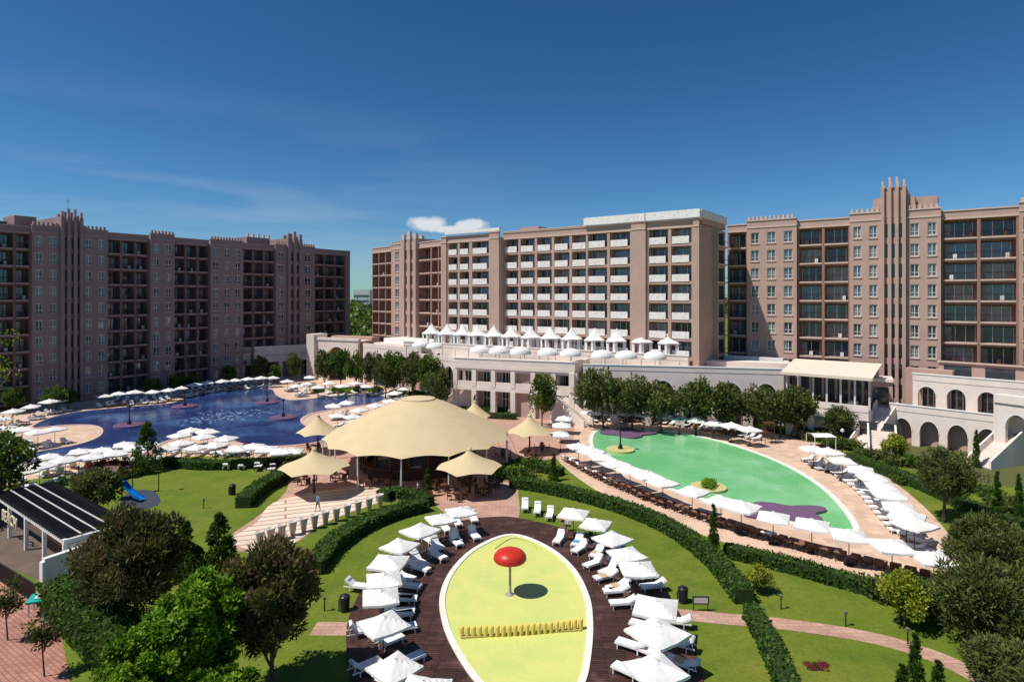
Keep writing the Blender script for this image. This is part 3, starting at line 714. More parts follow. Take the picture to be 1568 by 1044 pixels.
# ---------------------------------------------------------------- vegetation
def fol(name,c,t=.3,rough=.6): return mat(name,c,rough,tuple(q*.75 for q in c),1.5,transl=t,spec=.25)
PAL={
 'pine':[fol('pine_dark',(.055,.07,.018)),fol('pine_mid',(.13,.13,.036)),fol('pine_brown',(.22,.155,.07))],
 'green':[fol('leaf_green_dark',(.04,.085,.014)),fol('leaf_green_mid',(.085,.15,.02)),fol('leaf_green_light',(.16,.23,.03))],
 'olive':[fol('leaf_olive_dark',(.055,.085,.022)),fol('leaf_olive_mid',(.11,.14,.034)),fol('leaf_olive_light',(.18,.20,.055))],
 'bright':[fol('leaf_bright_dark',(.09,.19,.014)),fol('leaf_bright_mid',(.19,.35,.02)),fol('leaf_bright_light',(.30,.46,.035))],
 'yellow':[fol('leaf_yellow_a',(.17,.24,.02)),fol('leaf_yellow_b',(.32,.38,.025)),fol('leaf_yellow_c',(.40,.42,.05))],
 'red':[fol('leaf_red_a',(.16,.015,.03)),fol('leaf_red_b',(.32,.03,.06)),fol('leaf_red_c',(.07,.10,.015))],
 'hedge':[fol('hedge_dark',(.03,.075,.010)),fol('hedge_mid',(.065,.14,.015)),fol('hedge_light',(.12,.21,.022))],
}
def cloud(mb,cen,rad,npc,lw,ll,pal,up=.3,shell=.55,flat=1.0):
    cen=np.array(cen); rad=np.array(rad); n=len(cen)
    idx=np.repeat(np.arange(n),npc); N=len(idx)
    d=RNG.normal(size=(N,3)); d/=np.linalg.norm(d,axis=1,keepdims=True)
    rr=shell+(1-shell)*RNG.random(N)**.6; rr*=1+.12*RNG.normal(size=N)
    pos=cen[idx]+d*(rad[idx]*rr)[:,None]*np.array([1,1,flat])
    ax=d*.8+RNG.normal(size=(N,3))*.55; ax[:,2]+=up; ax/=np.linalg.norm(ax,axis=1,keepdims=True)
    r=RNG.normal(size=(N,3)); s=np.cross(ax,r); s/=np.linalg.norm(s,axis=1,keepdims=True)
    L=(ll*(.6+.8*RNG.random(N)))[:,None]; Wd=(lw*(.6+.8*RNG.random(N)))[:,None]
    q=np.stack([pos,pos+ax*L*.5-s*Wd*.55,pos+ax*L,pos+ax*L*.5+s*Wd*.55],axis=1)
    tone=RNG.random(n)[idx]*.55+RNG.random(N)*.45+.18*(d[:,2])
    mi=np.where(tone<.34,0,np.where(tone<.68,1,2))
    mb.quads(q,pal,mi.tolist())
def tree_mesh(kind,H,R,base,ncl,npc,lw,ll,seed,shape='round',clr=.3,up=.3,trunk=.16,pal=None):
    rs=np.random.default_rng(seed); mb=MB(); pal=PAL[pal or kind]
    cen=[];rad=[]; cz=(H+base)/2; hz=(H-base)/2
    for i in range(ncl):
        if shape=='cone':
            t=rs.random()**1.3; z=base+(H-base)*t; rr=R*(1-t)**.85*(.35+.65*math.sqrt(rs.random())); a=rs.random()*6.28
            cen.append((rr*math.cos(a),rr*math.sin(a),z)); rad.append(R*clr*(1.1-.75*t)*(.7+.6*rs.random()))
        else:
            d=rs.normal(size=3); d/=np.linalg.norm(d); k=(.45+.55*rs.random()**.5)*(1-clr*.6)
            lump=1+.18*math.sin(3*math.atan2(d[1],d[0])+seed)+.1*rs.normal()
            x=d[0]*R*k*lump; y=d[1]*R*k*lump; z=cz+d[2]*hz*k*(1.0 if d[2]>0 else .85)
            cen.append((x,y,z)); rad.append(R*clr*(.6+.7*rs.random()))
    lean=rs.normal(size=2)*.03*H
    mb.tube([(0,0,-.05),(lean[0]*.4,lean[1]*.4,base*.6),(lean[0],lean[1],base+hz*.5),(lean[0]*1.1,lean[1]*1.1,H-.25*hz)],[trunk,trunk*.8,trunk*.55,trunk*.12],TRUNK,8)
    for i in range(0,ncl,max(1,ncl//14)):
        c=cen[i]; z0=max(base*.7,c[2]-hz*.7); mb.tube([(lean[0]*.7,lean[1]*.7,z0),((c[0]*.5),(c[1]*.5),(z0+c[2])/2+.05*H),c],[trunk*.4,trunk*.25,trunk*.08],TRUNK,5,False)
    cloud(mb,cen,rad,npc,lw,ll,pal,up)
    return mb.mesh(kind+'_tree')
def at(px,d): return (*P(px,d),0)
pn1=tree_mesh('pine',8.2,3.0,1.6,80,260,.09,.38,11,clr=.22,up=.7); inst(pn1,'pine_tree',at(205,37.8))
pn2=tree_mesh('pine',8.1,2.5,1.2,70,270,.09,.38,12,clr=.23,up=.7); inst(pn2,'pine_tree',at(415,33.6))
pn3=tree_mesh('pine',6.0,2.4,.8,45,220,.09,.36,13,clr=.26,up=.7); inst(pn3,'pine_tree',at(168,39.5),0,.9)
br1=tree_mesh('bright',7.5,2.2,.9,95,190,.15,.24,14,clr=.19,up=.25); inst(br1,'deciduous_tree',at(300,31.0)); inst(br1,'deciduous_tree',at(218,29.0),2,(.85,.85,.76))
inst(br1,'deciduous_tree',at(330,27.3),1,(.8,.8,.62))
fe=tree_mesh('bright',4.9,1.5,.5,46,120,.1,.24,15,shape='cone',clr=.27,up=.2,trunk=.1,pal='green'); inst(fe,'young_conifer',at(285,44)); inst(fe,'young_conifer',at(336,45),1,1.05)
bl=[tree_mesh('green',5.2,2.3,1.3,40,85,.2,.3,20+i,clr=.28,trunk=.13) for i in range(2)]
ol=[tree_mesh('olive',5.2,2.4,1.1,42,90,.18,.34,30+i,clr=.28,trunk=.13) for i in range(3)]
oln=tree_mesh('olive',6.6,2.5,2.3,62,200,.09,.34,36,clr=.26,trunk=.16,up=.5); inst(oln,'pine_tree',at(1445,58))
olr=tree_mesh('olive',5.0,2.9,.5,80,230,.09,.34,37,clr=.24,up=.5); inst(olr,'pine_tree',at(1512,44.8)); inst(olr,'pine_tree',at(1522,37.2),2,1.02); inst(olr,'pine_tree',at(1560,32.3),4,(.85,.85,.62))
inst(ol[0],'ornamental_tree',at(150,59),0,.9); inst(bl[0],'ornamental_tree',at(2,62),0,1.4); inst(bl[1],'ornamental_tree',at(-40,58),0,1.4)
fir=tree_mesh('green',5.8,2.0,.3,60,110,.1,.28,41,shape='cone',clr=.22,up=-.2,trunk=.12,pal='hedge'); inst(fir,'fir_tree',at(225,75))
cy=tree_mesh('green',4.2,.5,.1,40,90,.06,.22,42,shape='cone',clr=.5,up=1.5,trunk=.06,pal='hedge')
for px,yb,h in((1093,855,4.4),(1495,715,4.6),(1527,800,4.8),(1560,806,4.8),(1402,1062,3.2),(1382,1075,2.0),(1437,1075,2.2),(848,736,3.2),(727,640,4),(1585,800,4.5),(655,760,3)):
    x,y=G(px,yb); inst(cy,'cypress_tree',(x,y,0),random.random()*6,(.85,.85,h/4.2))
ye=tree_mesh('yellow',3.6,1.7,.6,34,110,.13,.24,43,clr=.3,trunk=.08,pal='yellow'); inst(ye,'shrub_tree',at(1385,39.5),0,(.85,.85,.95)); inst(ye,'shrub_tree',at(1368,80),1,.9); inst(ye,'shrub_tree',at(1160,44.3),1,(.6,.6,.5))
gr=tree_mesh('green',3.2,1.6,.3,34,110,.13,.24,44,clr=.32,trunk=.08); inst(gr,'shrub',at(1410,40.5),0,(1.0,1,.75))
yt=tree_mesh('green',4.0,.85,1.5,16,60,.1,.2,45,clr=.36,trunk=.05,pal='olive'); inst(yt,'young_tree',(*G(68,1035),0)); inst(yt,'young_tree',(*G(12,980),0))
for px,yt_,d in((925,565,98.5),(967,577,97.5),(1012,586,96),(1065,580,95),(1112,588,94.5),(1160,592,93.5),(1195,600,93),(1220,594,92.5),(1285,622,90)):
    h=ZZ(yt_,d); inst(random.choice(ol),'ornamental_tree',at(px,d),random.random()*6,(h/5.2*.86,h/5.2*.86,h/5.2))
for px,yt_,d in((498,536,142),(522,535,141),(545,538,139),(575,540,134),(603,538,129),(632,541,127),(657,543,123),(400,545,150),(450,542,150),(830,572,101),(672,566,112),(590,548,128)):
    h=ZZ(yt_,d); inst(random.choice(ol+bl),'ornamental_tree',at(px,d),random.random()*6,(h/5.2*.62,h/5.2*.62,h/5.2))
for px,d in((20,112),(85,113),(235,131),(290,139),(350,146),(420,150),(270,135),(105,116)): inst(random.choice(bl),'ornamental_tree',at(px,d),random.random()*6,(.8,.8,random.uniform(.7,1)))
def shm(pal,s=.5,n=14): 
    sh=MB(); c=[(RNG.normal()*s,RNG.normal()*s,.4+.25*RNG.random()) for _ in range(n)]; cloud(sh,c,[.45]*n,80,.15,.22,PAL[pal],.3); return sh.mesh('shrub')
SH1=shm('green'); SH2=shm('olive'); SH3=shm('red',.6,16); SH4=shm('bright',.4,12)
def band(pts,n,spread,kinds,s0=.6,s1=1.3):
    w=smooth(GP(pts),10,False)
    for _ in range(n):
        p=random.choice(w); inst(random.choice(kinds),'shrub',(p[0]+random.uniform(-spread,spread),p[1]+random.uniform(-spread,spread)*.7,0),random.random()*6,random.uniform(s0,s1))
band([(700,634),(740,632),(790,628),(860,632),(890,638)],34,2.5,[SH1,SH2,SH4]); band([(890,632),(1000,634),(1120,647),(1230,667)],50,1.8,[SH1,SH2,SH4],.7,1.2)
band([(1240,672),(1310,690),(1380,715)],16,1.5,[SH1,SH2]); band([(500,600),(600,602),(680,615),(700,628)],34,2.5,[SH1,SH2,SH4])
band([(60,617),(150,600),(300,585),(420,571)],36,2,[SH1,SH2]); band([(130,740),(160,735),(200,728),(250,715)],14,1.2,[SH1,SH2,SH3])
band([(1420,730),(1500,765),(1560,790)],14,1.8,[SH1,SH2]); band([(780,735),(800,722),(840,712)],12,1.3,[SH1,SH2,SH4]); band([(1360,905),(1440,940)],8,1.0,[SH2,SH4])
for px,py in((160,722),(170,728),(178,722)): inst(SH3,'flowering_shrub',(*G(px,py),0),random.random()*6,1.3)
for px,py in((1083,750),(1087,746)): inst(SH4,'island_plant',(*G(px,py),.28),0,.7)
inst(SH3,'flower_patch',(*G(1252,1022),0),0,(.45,.45,.15))
for px,py,s in((1380,740,.8),(1330,745,.8)): inst(SH1,'shrub',(*G(px,py),0),0,s)
def hedge(pts,w,h,dens=38,name='hedge'):
    c=smooth(pts,8,False); mb=MB(); wn=w*.88; hn=h*.93
    core=mat('hedge_core',(.03,.06,.01),.95,(.015,.03,.006),4)
    L=[];R=[];nn_=[]
    for i,p in enumerate(c):
        a=Vector(c[max(i-1,0)]); b=Vector(c[min(i+1,len(c)-1)]); t=(b-a).normalized(); nn=Vector((-t.y,t.x)); nn_.append((nn,t))
        L.append((p[0]+nn.x*wn/2,p[1]+nn.y*wn/2)); R.append((p[0]-nn.x*wn/2,p[1]-nn.y*wn/2))
    n=len(c)
    for i in range(n-1):
        mb.poly([(*R[i],hn),(*R[i+1],hn),(*L[i+1],hn),(*L[i],hn)],core)
        mb.poly([(*R[i],0),(*R[i+1],0),(*R[i+1],hn),(*R[i],hn)],core); mb.poly([(*L[i+1],0),(*L[i],0),(*L[i],hn),(*L[i+1],hn)],core)
    mb.poly([(*L[0],0),(*R[0],0),(*R[0],hn),(*L[0],hn)],core); mb.poly([(*R[-1],0),(*L[-1],0),(*L[-1],hn),(*R[-1],hn)],core)
    pos=[];nor=[]
    for i in range(n-1):
        a=Vector(c[i]); b=Vector(c[i+1]); l=(b-a).length; nn,t=nn_[i]
        k=int(l*(w+2*h)*dens+RNG.random())
        for _ in range(k):
            s=random.random(); q=a.lerp(b,s); r=random.random()*(w+2*h); wob=.06*math.sin(q.x*1.3+q.y*.9)
            if r<w: pos.append((q.x+nn.x*(r-w/2),q.y+nn.y*(r-w/2),h+wob+random.uniform(-.07,.05))); nor.append((0,0,1))
            elif r<w+h: pos.append((q.x+nn.x*(w/2+random.uniform(-.06,.05)),q.y+nn.y*w/2,(r-w))); nor.append((nn.x,nn.y,.3))
            else: pos.append((q.x-nn.x*(w/2+random.uniform(-.06,.05)),q.y-nn.y*w/2,(r-w-h))); nor.append((-nn.x,-nn.y,.3))
    pos=np.array(pos); nor=np.array(nor); N=len(pos)
    ax=nor*.5+RNG.normal(size=(N,3))*.6; ax/=np.linalg.norm(ax,axis=1,keepdims=True); s=np.cross(ax,RNG.normal(size=(N,3))); s/=np.linalg.norm(s,axis=1,keepdims=True)
    ll=.2*(.6+.8*RNG.random((N,1))); q=np.stack([pos-ax*ll*.5,pos-s*ll*.35,pos+ax*ll*.6,pos+s*ll*.35],axis=1)
    tone=RNG.random(N)+.12*np.sin(pos[:,0]*.8)+.2*nor[:,2]-.1
    mb.quads(q,PAL['hedge'],np.where(tone<.3,0,np.where(tone<.7,1,2)).tolist())
    return mb.obj(name)
hedge(GP([(783,745),(830,752),(900,768),(970,790),(1030,818),(1075,850),(1110,885),(1140,925)]),1.4,1.1)
hedge(GP([(1150,945),(1172,985),(1192,1030),(1215,1090)]),1.15,1.0)
hedge(GP([(1110,850),(1200,872),(1300,900),(1400,928),(1480,948)]),1.2,1.0)
hedge(GP([(652,780),(605,792),(555,812),(510,842),(478,880)]),1.6,1.1)
hedge(GP([(372,778),(398,755),(425,740),(448,722)]),1.6,1.2); hedge(GP([(248,712),(320,718),(420,712),(470,706)]),1.3,1.0)
hedge(GP([(92,925),(130,960),(165,995),(200,1030)]),2.6,2.0,dens=45)
hedge(GP([(1300,705),(1360,728),(1420,752),(1500,790),(1570,815)]),1.5,1.1,24); hedge(GP([(785,735),(775,725),(800,715)]),1.2,1.0)
hedge(GP([(1470,800),(1520,822),(1600,850)]),1.6,1.4,30); hedge(GP([(585,768),(600,760),(640,768),(655,776)]),1.4,1.0); hedge(GP([(860,728),(830,722),(808,720)]),1.3,.9)
hedge(GP([(640,610),(690,624),(735,638),(790,642)]),1.2,1.0,20); hedge(GP([(900,643),(1000,638)]),1,.8,16)
tt=tree_mesh('yellow',23.2,1.5,13,34,40,.07,.12,51,clr=.3,trunk=.14,pal='yellow'); inst(tt,'birch_tree',(*P(-28,25),0))
mb=MB(); cen=[];rad=[]
for i in range(260):
    x=RNG.uniform(-150,10); y=RNG.uniform(215,420); cen.append((x,y,RNG.uniform(3,14))); rad.append(RNG.uniform(3,6))
cloud(mb,cen,rad,70,1.3,1.6,PAL['green'],.2)
mb.obj('distant_trees')
mb=MB(); cen=[];rad=[]
for i in range(500):
    x=RNG.uniform(-900,900); y=RNG.uniform(600,800); cen.append((x,y,RNG.uniform(3,12))); rad.append(RNG.uniform(6,10))
cloud(mb,cen,rad,24,4,4,PAL['green'],.2); mb.obj('distant_trees')
root=empty('distant_building'); mb=MB(); fr=Fr(P(541,420),P(566,420)); fr.box(mb,0,fr.L,-15,0,0,26,PWHITE)
for k in range(6): fr.q(mb,.4,fr.L-.4,.05,3+k*3.6,4.6+k*3.6,GL2)
mb.obj('walls',root)

# ---------------------------------------------------------------- street furniture
m=MB(); m.lathe([(.28,0),(.3,.05),(.34,.95),(.36,1.0),(.3,1.05),(.12,1.15),(0,1.17)],DARK,16); m.box(-.42,-.36,-.05,.05,0,.8,DARK); BN=m.mesh('litter_bin')
for px,py in((528,935),(1046,922),(356,757)): inst(BN,'litter_bin',(*G(px,py),0),0,1.0)
lm=MB(); lm.tube([(0,0,0),(0,0,.75)],[.05,.04],DARK,8); lm.lathe([(.08,.75),(.1,.8),(.1,.93),(.13,.95),(0,1.02)],mat('lamp_smoked',(.16,.15,.13),.3),12)
LMm=lm.mesh('garden_lamp')
for px,py in((497,935),(312,778),(1196,932),(1295,958),(1390,985),(606,735)): inst(LMm,'garden_lamp',(*G(px,py),0),0,1.0)
lm=MB(); lm.tube([(0,0,0),(0,0,3.6)],[.06,.04],DARK,8); lm.lathe([(.05,3.6),(.25,3.75),(.22,4.0),(.0,4.15)],mat('lamp_glass',(.7,.7,.6)),12); LP=lm.mesh('street_lamp')
for px,py in((243,752),(1290,702),(1540,700),(203,755)): inst(LP,'street_lamp',(*G(px,py),0),0,.95)
m=MB(); m.box(-.5,-.45,-.03,.03,0,1.0,DARK); m.box(.45,.5,-.03,.03,0,1.0,DARK); m.box(-.55,.55,-.04,.04,.45,1.001,mat('sign_green',(.05,.08,.05),.5)); m.box(-.45,.45,-.05,-.042,.55,.9,FRW)
m.obj('information_sign',loc=(*G(1073,935),0))
m=MB()
for sx in(-.7,.65):
    for sy in(-.6,.55): m.tube([(sx*1.15,sy*1.2,0),(sx*.8,sy*.8,2.9)],[.05,.05],BROWN,6)
m.box(-.65,.65,-.5,.5,1.6,1.68,BROWN); m.box(-.65,.65,.42,.5,1.68,2.4,BROWN); m.box(-.75,.75,-.6,.6,2.9,2.97,BROWN)
for k in range(4): m.box(-.6,.6,-.68,-.62,.3+k*.35,.36+k*.35,BROWN)
m.obj('lifeguard_chair',loc=(*G(1177,678),0))
m=MB()
for sx in(-1.4,1.4):
    for sy in(-1.2,1.2): m.tube([(sx,sy,0),(sx,sy,2.3)],[.05,.05],PWHITE,6)
m.poly([(-1.5,-1.3,2.3),(1.5,-1.3,2.3),(1.3,0,2.5),(-1.3,0,2.5)],FABRIC); m.poly([(-1.3,0,2.5),(1.3,0,2.5),(1.5,1.3,2.3),(-1.5,1.3,2.3)],FABRIC); m.box(-1,1,-.8,.8,.02,.5,CUSH); m.box(-1,1,.5,.8,.501,.9,WICK)
m.obj('cabana',loc=(*G(1257,692),0))
sheet('play_surface',GP([(185,772),(200,752),(235,752),(245,770),(215,780)]),.01,mat('rubber_surface',(.05,.06,.09),.9))
BLUE=mat('blue_plastic',(.01,.22,.65),.3); TURQ=mat('turquoise_panel',(.02,.42,.36),.5)
x,y=G(182,765); m=MB()
pp=[(0,0,1.9),(.5,-.1,1.7),(1.3,-.3,1.05),(2.1,-.5,.45),(2.8,-.6,.25)]
for i in range(4):
    a,b=Vector(pp[i]),Vector(pp[i+1]); s=Vector((.05,.35,0))
    m.poly([a-s,b-s,b+s,a+s],BLUE)
    for g in(-1,1): m.poly([a+s*g,b+s*g,b+s*g+Vector((0,0,.3)),a+s*g+Vector((0,0,.3))],BLUE)
for sx in(-1.2,-.05):
    for sy in(-.6,.6): m.tube([(sx,sy,0),(sx,sy,3.0)],[.06,.06],BROWN,6)
m.box(-1.2,0,-.6,.6,1.8,1.9,BROWN); m.poly([(-1.4,-.8,2.9),(.1,-.8,2.9),(.1,0,3.5),(-1.4,0,3.5)],BROWN); m.poly([(-1.4,0,3.5),(.1,0,3.5),(.1,.8,2.9),(-1.4,.8,2.9)],BROWN)
for k in range(6): m.box(-1.5,-1.42,-.3,.3,.25+k*.28,.3+k*.28,METAL)
m.obj('playground_slide',loc=(x,y,0))
root=empty('beach_bar_pergola'); m=MB(); PF=Fr((-47.5,57),(-33.3,46.2)); L=PF.L; Wd=4.2; z=3.0
for v in(0,-Wd): PF.box(m,-.2,L+.2,v-.12,v+.12,z-.35,z,PWHITE)
for u in(0,L*.25,L*.5,L*.75,L):
    for v in(0,-Wd): PF.box(m,u-.13,u+.13,v-.118,v+.132,0,z-.351,PWHITE)
for u in(-.2,L): PF.box(m,u,u+.2,-Wd+.12,-.12,z-.34,z-.01,PWHITE)
k=.3
while k<L: PF.box(m,k,k+.10,-Wd-.25,.25,z+.003,z+.14,DARK); k+=.42
for v in(-1,-2,-3): PF.box(m,-.1,L+.1,v-.05,v+.05,z+.143,z+.19,FRW)
PF.box(m,L-.1,L-.01,-Wd+.15,-.15,.0,2.5,LAT)
PF.box(m,0,L*.95,-Wd-.1,-Wd,0,1.0,PWHITE); PF.box(m,L*.55,L*.9,-2.4,-1.2,.0,1.1,BROWN)
m.obj('frame',root)
cu=bpy.data.curves.new('beach_lettering','FONT'); cu.body='BEACH'; cu.size=1.3; cu.extrude=.05
to=bpy.data.objects.new('beach_lettering',cu); scene.collection.objects.link(to); to.data.materials.append(mat('lettering_cream',(.8,.7,.5),.6))
q=PF.p(PF.u(12),.4,1.6); to.location=q; to.rotation_euler=(math.pi/2,0,math.atan2(PF.D.y,PF.D.x)); to.parent=root
m=MB(); F2=Fr(G(70,915),G(122,895)); F2.box(m,0,F2.L,-.12,.12,0,2.6,LAT); F2.box(m,-.15,F2.L+.15,-.2,.2,2.6,2.8,PWHITE); F2.box(m,-.3,-.001,-.2,.2,0,2.6,PWHITE); F2.box(m,F2.L+.001,F2.L+.3,-.2,.2,0,2.6,PWHITE); m.obj('lattice_wall')
m=MB(); F3=Fr(G(-60,850),G(55,925)); u=0
while u<F3.L: F3.box(m,u,u+.04,-.02,.02,0,1.3,DARK); u+=.16
F3.box(m,0,F3.L,-.03,.03,1.3,1.36,DARK); F3.box(m,0,F3.L,-.03,.03,.15,.2,DARK); m.obj('metal_fence')
x,y=G(72,935); m=MB(); m.box(-1,1,-.7,.7,.9,1.02,TURQ)
for sx in(-.9,.82):
    for sy in(-.6,.52): m.box(sx,sx+.08,sy,sy+.08,0,.9,PWHITE)
m.box(-.6,.3,-.4,.4,1.03,1.12,PWHITE); m.box(.1,.9,-.71,-.66,.1,.9,TURQ); o=m.obj('turquoise_counter',loc=(x,y,0)); o.rotation_euler=(0,0,.4)
m=MB(); m.tube([(0,0,0),(0,0,3)],[.04,.02],DARK,5); m.box(-.3,.3,-.03,.03,2.3,2.36,DARK); AE=m.mesh('roof_aerial')
inst(AE,'roof_aerial',(*P(104,119),37.0))

# ---------------------------------------------------------------- people
SKIN=mat('skin',(.45,.26,.18),.6); HAIR=mat('hair_dark',(.03,.02,.015),.7)
def person(name,loc,rz,pose,top,bottom,sc_=1.0):
    bm=bmesh.new(); sk=bm.verts.layers.skin.verify(); V={}
    def v(n,p,r,root=False):
        q=bm.verts.new(p); q[sk].radius=(r,r); q[sk].use_root=root; V[n]=q
    def e(*ns):
        for a,b in zip(ns[:-1],ns[1:]): bm.edges.new((V[a],V[b]))
    sit=pose=='sit'; dz=-.45 if sit else 0
    v('pel',(0,0,.95+dz),.13,True); v('sp',(0,0,1.15+dz),.115); v('ch',(0,.01,1.36+dz),.135); v('nk',(0,.01,1.5+dz),.055); v('hd',(0,.03,1.6+dz),.082); v('ht',(0,.025,1.7+dz),.075)
    v('nose',(0,.125,1.615+dz),.014)
    e('pel','sp','ch','nk','hd','ht'); e('hd','nose')
    for s in(-1,1):
        k=str(s)
        v('ear'+k,(s*.088,.02,1.62+dz),.014); e('hd','ear'+k)
        v('hip'+k,(s*.1,0,.9+dz),.09)
        if sit: kn=(s*.13,.44,.5); an=(s*.13,.5,.08); to=(s*.14,.64,.04)
        elif pose=='walk': kn=(s*.1,.12*s+.06,.5); an=(s*.1,.2*s,.09 if s>0 else .14); to=(s*.11,.2*s+.14,.04 if s>0 else .06)
        else: kn=(s*.1,.03,.5); an=(s*.1,0,.08); to=(s*.12,.14,.04)
        v('kn'+k,kn,.06); v('an'+k,an,.042); v('to'+k,to,.035); e('pel','hip'+k,'kn'+k,'an'+k,'to'+k)
        v('sh'+k,(s*.19,0,1.42+dz),.062)
        if sit: el=(s*.25,.08,1.15+dz); wr=(s*.18,.3,1.02+dz)
        else: el=(s*.25,-.03-.05*s,1.15); wr=(s*.26,.07-.12*s*(pose=='walk'),.92)
        v('el'+k,el,.046); v('wr'+k,wr,.03); e('ch','sh'+k,'el'+k,'wr'+k)
        d=(Vector(wr)-Vector(el)).normalized(); pc=Vector(wr)+d*.07; v('pa'+k,pc,.034); e('wr'+k,'pa'+k)
        sd=d.cross(Vector((1,0,0))).normalized()
        for f in range(4):
            L=(.07,.08,.076,.06)[f]; b0=pc+sd*(f-1.5)*.021+d*.03
            v(f'f{k}{f}a',b0,.01); v(f'f{k}{f}b',b0+d*L*.5,.009); v(f'f{k}{f}c',b0+d*L*.9+Vector((-s*.02,0,0)),.008); e('pa'+k,f'f{k}{f}a',f'f{k}{f}b',f'f{k}{f}c')
        v('t'+k,Vector(wr)+d*.04+sd*.045,.011); v('t2'+k,Vector(wr)+d*.08+sd*.06,.009); e('pa'+k,'t'+k,'t2'+k)
    me=bpy.data.meshes.new(name+'_sk'); bm.to_mesh(me); bm.free()
    o=bpy.data.objects.new(name,me); scene.collection.objects.link(o)
    o.modifiers.new('s','SKIN'); sb=o.modifiers.new('u','SUBSURF'); sb.levels=1; sb.render_levels=1
    dg=bpy.context.evaluated_depsgraph_get(); dg.update(); ev=o.evaluated_get(dg); nm=bpy.data.meshes.new_from_object(ev)
    o.modifiers.clear(); o.data=nm; nm.materials.clear()
    for mm in(SKIN,top,bottom,HAIR,DARK): nm.materials.append(mm)
    for p in nm.polygons:
        x,y,z=p.center; zz=z-dz; i=0
        if zz>1.66 or (zz>1.54 and y<.0 and abs(x)<.12): i=3
        elif 1.0<zz<1.47 and abs(x)<.25 and not(sit and y>.2): i=1
        elif (not sit and .5<z<=1.0 and abs(x)<.2) or (sit and z<.62 and y<.42 and z>.38): i=2
        elif z<.07: i=4
        p.material_index=i; p.use_smooth=True
    o.location=loc; o.rotation_euler=(0,0,rz); o.scale=(sc_,)*3
C1_=mat('shirt_blue',(.15,.3,.5),.9); C2_=mat('shirt_white',(.7,.7,.7),.9); C3_=mat('shirt_red',(.5,.06,.05),.9); C4_=mat('trousers_dark',(.03,.035,.06),.9)
try:
    person('person',(*G(487,783),.022),2.6,'walk',C1_,C4_)
    for px,py,a,t in((862,806,2.9,C3_),(870,812,2.7,C2_),(905,832,2.2,C4_),(375,690,.5,C3_)): person('person',(*G(px,py),0.03),a,'sit',t,C4_)
    person('person',(*G(408,700),.02),1.0,'walk',C2_,C1_); person('person',(*G(640,762),.02),1.5,'stand',C2_,C4_)
    person('person',(*G(1288,722),.02),1.5,'walk',C3_,C4_); person('person',(*G(780,640),.02),.5,'walk',C2_,C4_)
except Exception as ex: print('PERSON FAIL',ex)

# ---------------------------------------------------------------- light, sky
to_sun=Vector((-1.42,-.52,2.5)).normalized()
sl=bpy.data.lights.new('sun','SUN'); sl.energy=5.0; sl.angle=math.radians(.5); sl.color=(1,.94,.85)
so=bpy.data.objects.new('sun',sl); scene.collection.objects.link(so); so.rotation_euler=to_sun.to_track_quat('Z','Y').to_euler(); so.location=(-50,-20,90)
elev=math.asin(to_sun.z); az=math.atan2(to_sun.x,to_sun.y)
w=bpy.data.worlds.new('World'); scene.world=w; w.use_nodes=True; nt=w.node_tree; nt.nodes.clear()
def mth(op,a,b=None,c=None):
    n=nd(nt,'ShaderNodeMath',operation=op)
    for i,q in enumerate((a,b,c)):
        if q is None: continue
        if isinstance(q,(int,float)): n.inputs[i].default_value=q
        else: nt.links.new(q,n.inputs[i])
    return n.outputs[0]
STR=.09
out=nd(nt,'ShaderNodeOutputWorld'); bg=nd(nt,'ShaderNodeBackground'); bg.inputs['Strength'].default_value=STR
sky=nd(nt,'ShaderNodeTexSky'); sky.sky_type='NISHITA'; sky.sun_disc=False; sky.sun_elevation=elev; sky.sun_rotation=az; sky.air_density=1.0; sky.dust_density=.2; sky.ozone_density=3.0; sky.altitude=600
# polarised deep-blue response, per channel contrast curve on the physical sky
sepc=nd(nt,'ShaderNodeSeparateColor'); nt.links.new(sky.outputs[0],sepc.inputs[0]); comb=nd(nt,'ShaderNodeCombineColor')
for i,(mul,ref,g,outv) in enumerate(((.62,.22,1.6,.175),(.92,.40,1.3,.33),(1.12,.58,1.35,.50))):
    v=mth('MULTIPLY',sepc.outputs[i],mul*STR/ref); v=mth('POWER',v,g); v=mth('MINIMUM',v,1.6); v=mth('MULTIPLY',v,outv/STR); nt.links.new(v,comb.inputs[i])
tc=nd(nt,'ShaderNodeTexCoord'); sp=nd(nt,'ShaderNodeSeparateXYZ'); nt.links.new(tc.outputs['Generated'],sp.inputs[0])
az_=mth('ARCTAN2',sp.outputs['X'],sp.outputs['Y']); el_=mth('ARCSINE',sp.outputs['Z'])
cn=nd(nt,'ShaderNodeTexNoise'); cn.inputs['Scale'].default_value=38; cn.inputs['Detail'].default_value=8; cn.inputs['Roughness'].default_value=.6; nt.links.new(tc.outputs['Generated'],cn.inputs['Vector'])
def puff(px,py,rx,ry):
    a=math.atan((px-CX)/F); e=math.atan((HY-py)/math.hypot(F,px-CX))
    dx=mth('DIVIDE',mth('SUBTRACT',az_,a),rx); dy=mth('DIVIDE',mth('SUBTRACT',el_,e),ry)
    return mth('SUBTRACT',1.0,mth('ADD',mth('MULTIPLY',dx,dx),mth('MULTIPLY',dy,dy)))
m1=mth('MAXIMUM',puff(655,343,.036,.013),puff(722,346,.032,.012)); m1=mth('MAXIMUM',m1,puff(690,351,.05,.007))
cl=mth('MULTIPLY',mth('ADD',m1,mth('MULTIPLY',mth('SUBTRACT',cn.outputs['Fac'],.5),2.6)),1.3)
cc=nd(nt,'ShaderNodeClamp'); nt.links.new(cl,cc.inputs[0]); cum=mth('MULTIPLY',cc.outputs[0],.85)
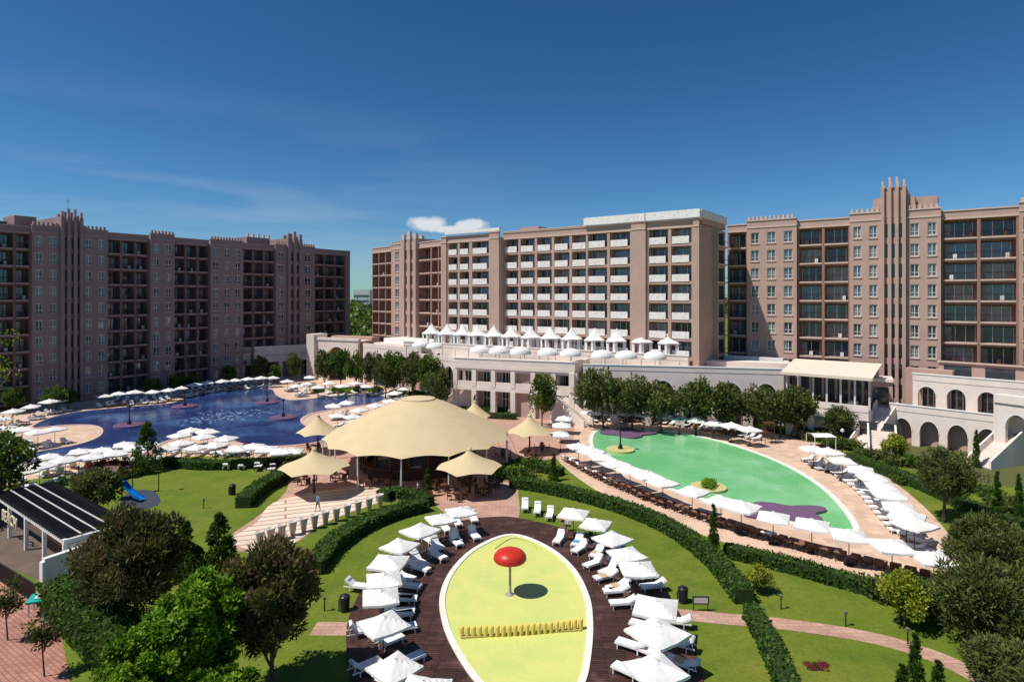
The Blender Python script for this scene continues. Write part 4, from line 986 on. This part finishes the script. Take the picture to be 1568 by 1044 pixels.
mp=nd(nt,'ShaderNodeMapping'); mp.inputs['Scale'].default_value=(1.5,2,13); mp.inputs['Rotation'].default_value=(0,.12,0); nt.links.new(tc.outputs['Generated'],mp.inputs['Vector'])
wn=nd(nt,'ShaderNodeTexNoise'); wn.inputs['Scale'].default_value=1.6; wn.inputs['Detail'].default_value=7; wn.inputs['Distortion'].default_value=.4; nt.links.new(mp.outputs[0],wn.inputs['Vector'])
r1=nd(nt,'ShaderNodeMapRange'); r1.inputs['From Min'].default_value=.46; r1.inputs['From Max'].default_value=.75; r1.inputs['To Max'].default_value=.26; nt.links.new(wn.outputs['Fac'],r1.inputs['Value'])
r2=nd(nt,'ShaderNodeMapRange'); r2.inputs['From Min'].default_value=.3; r2.inputs['From Max'].default_value=.12; nt.links.new(sp.outputs['Z'],r2.inputs['Value'])
r3=nd(nt,'ShaderNodeMapRange'); r3.inputs['From Min'].default_value=.1; r3.inputs['From Max'].default_value=-.35; nt.links.new(sp.outputs['X'],r3.inputs['Value'])
cir=mth('MULTIPLY',mth('MULTIPLY',r1.outputs[0],r2.outputs[0]),r3.outputs[0])
mx1=nd(nt,'ShaderNodeMix',data_type='RGBA'); mx1.inputs['B'].default_value=(7,7.6,8.4,1); nt.links.new(cir,mx1.inputs['Factor']); nt.links.new(comb.outputs[0],mx1.inputs['A'])
mx2=nd(nt,'ShaderNodeMix',data_type='RGBA'); mx2.inputs['B'].default_value=(9,9,9.3,1); nt.links.new(cum,mx2.inputs['Factor']); nt.links.new(mx1.outputs['Result'],mx2.inputs['A'])
nt.links.new(mx2.outputs['Result'],bg.inputs['Color']); nt.links.new(bg.outputs[0],out.inputs['Surface'])

cam=bpy.data.cameras.new('camera'); co=bpy.data.objects.new('camera',cam); scene.collection.objects.link(co)
cam.sensor_width=36; cam.lens=36*F/1568; cam.clip_end=8000; cam.clip_start=.1
cam.shift_y=-(522-HY)/1568
co.location=(0,0,CH); co.rotation_euler=(math.pi/2,0,0); scene.camera=co
scene.view_settings.view_transform='Standard'; scene.view_settings.look='None'; scene.view_settings.exposure=0
print('faces',sum(len(o.data.polygons) for o in scene.objects if o.type=='MESH'))
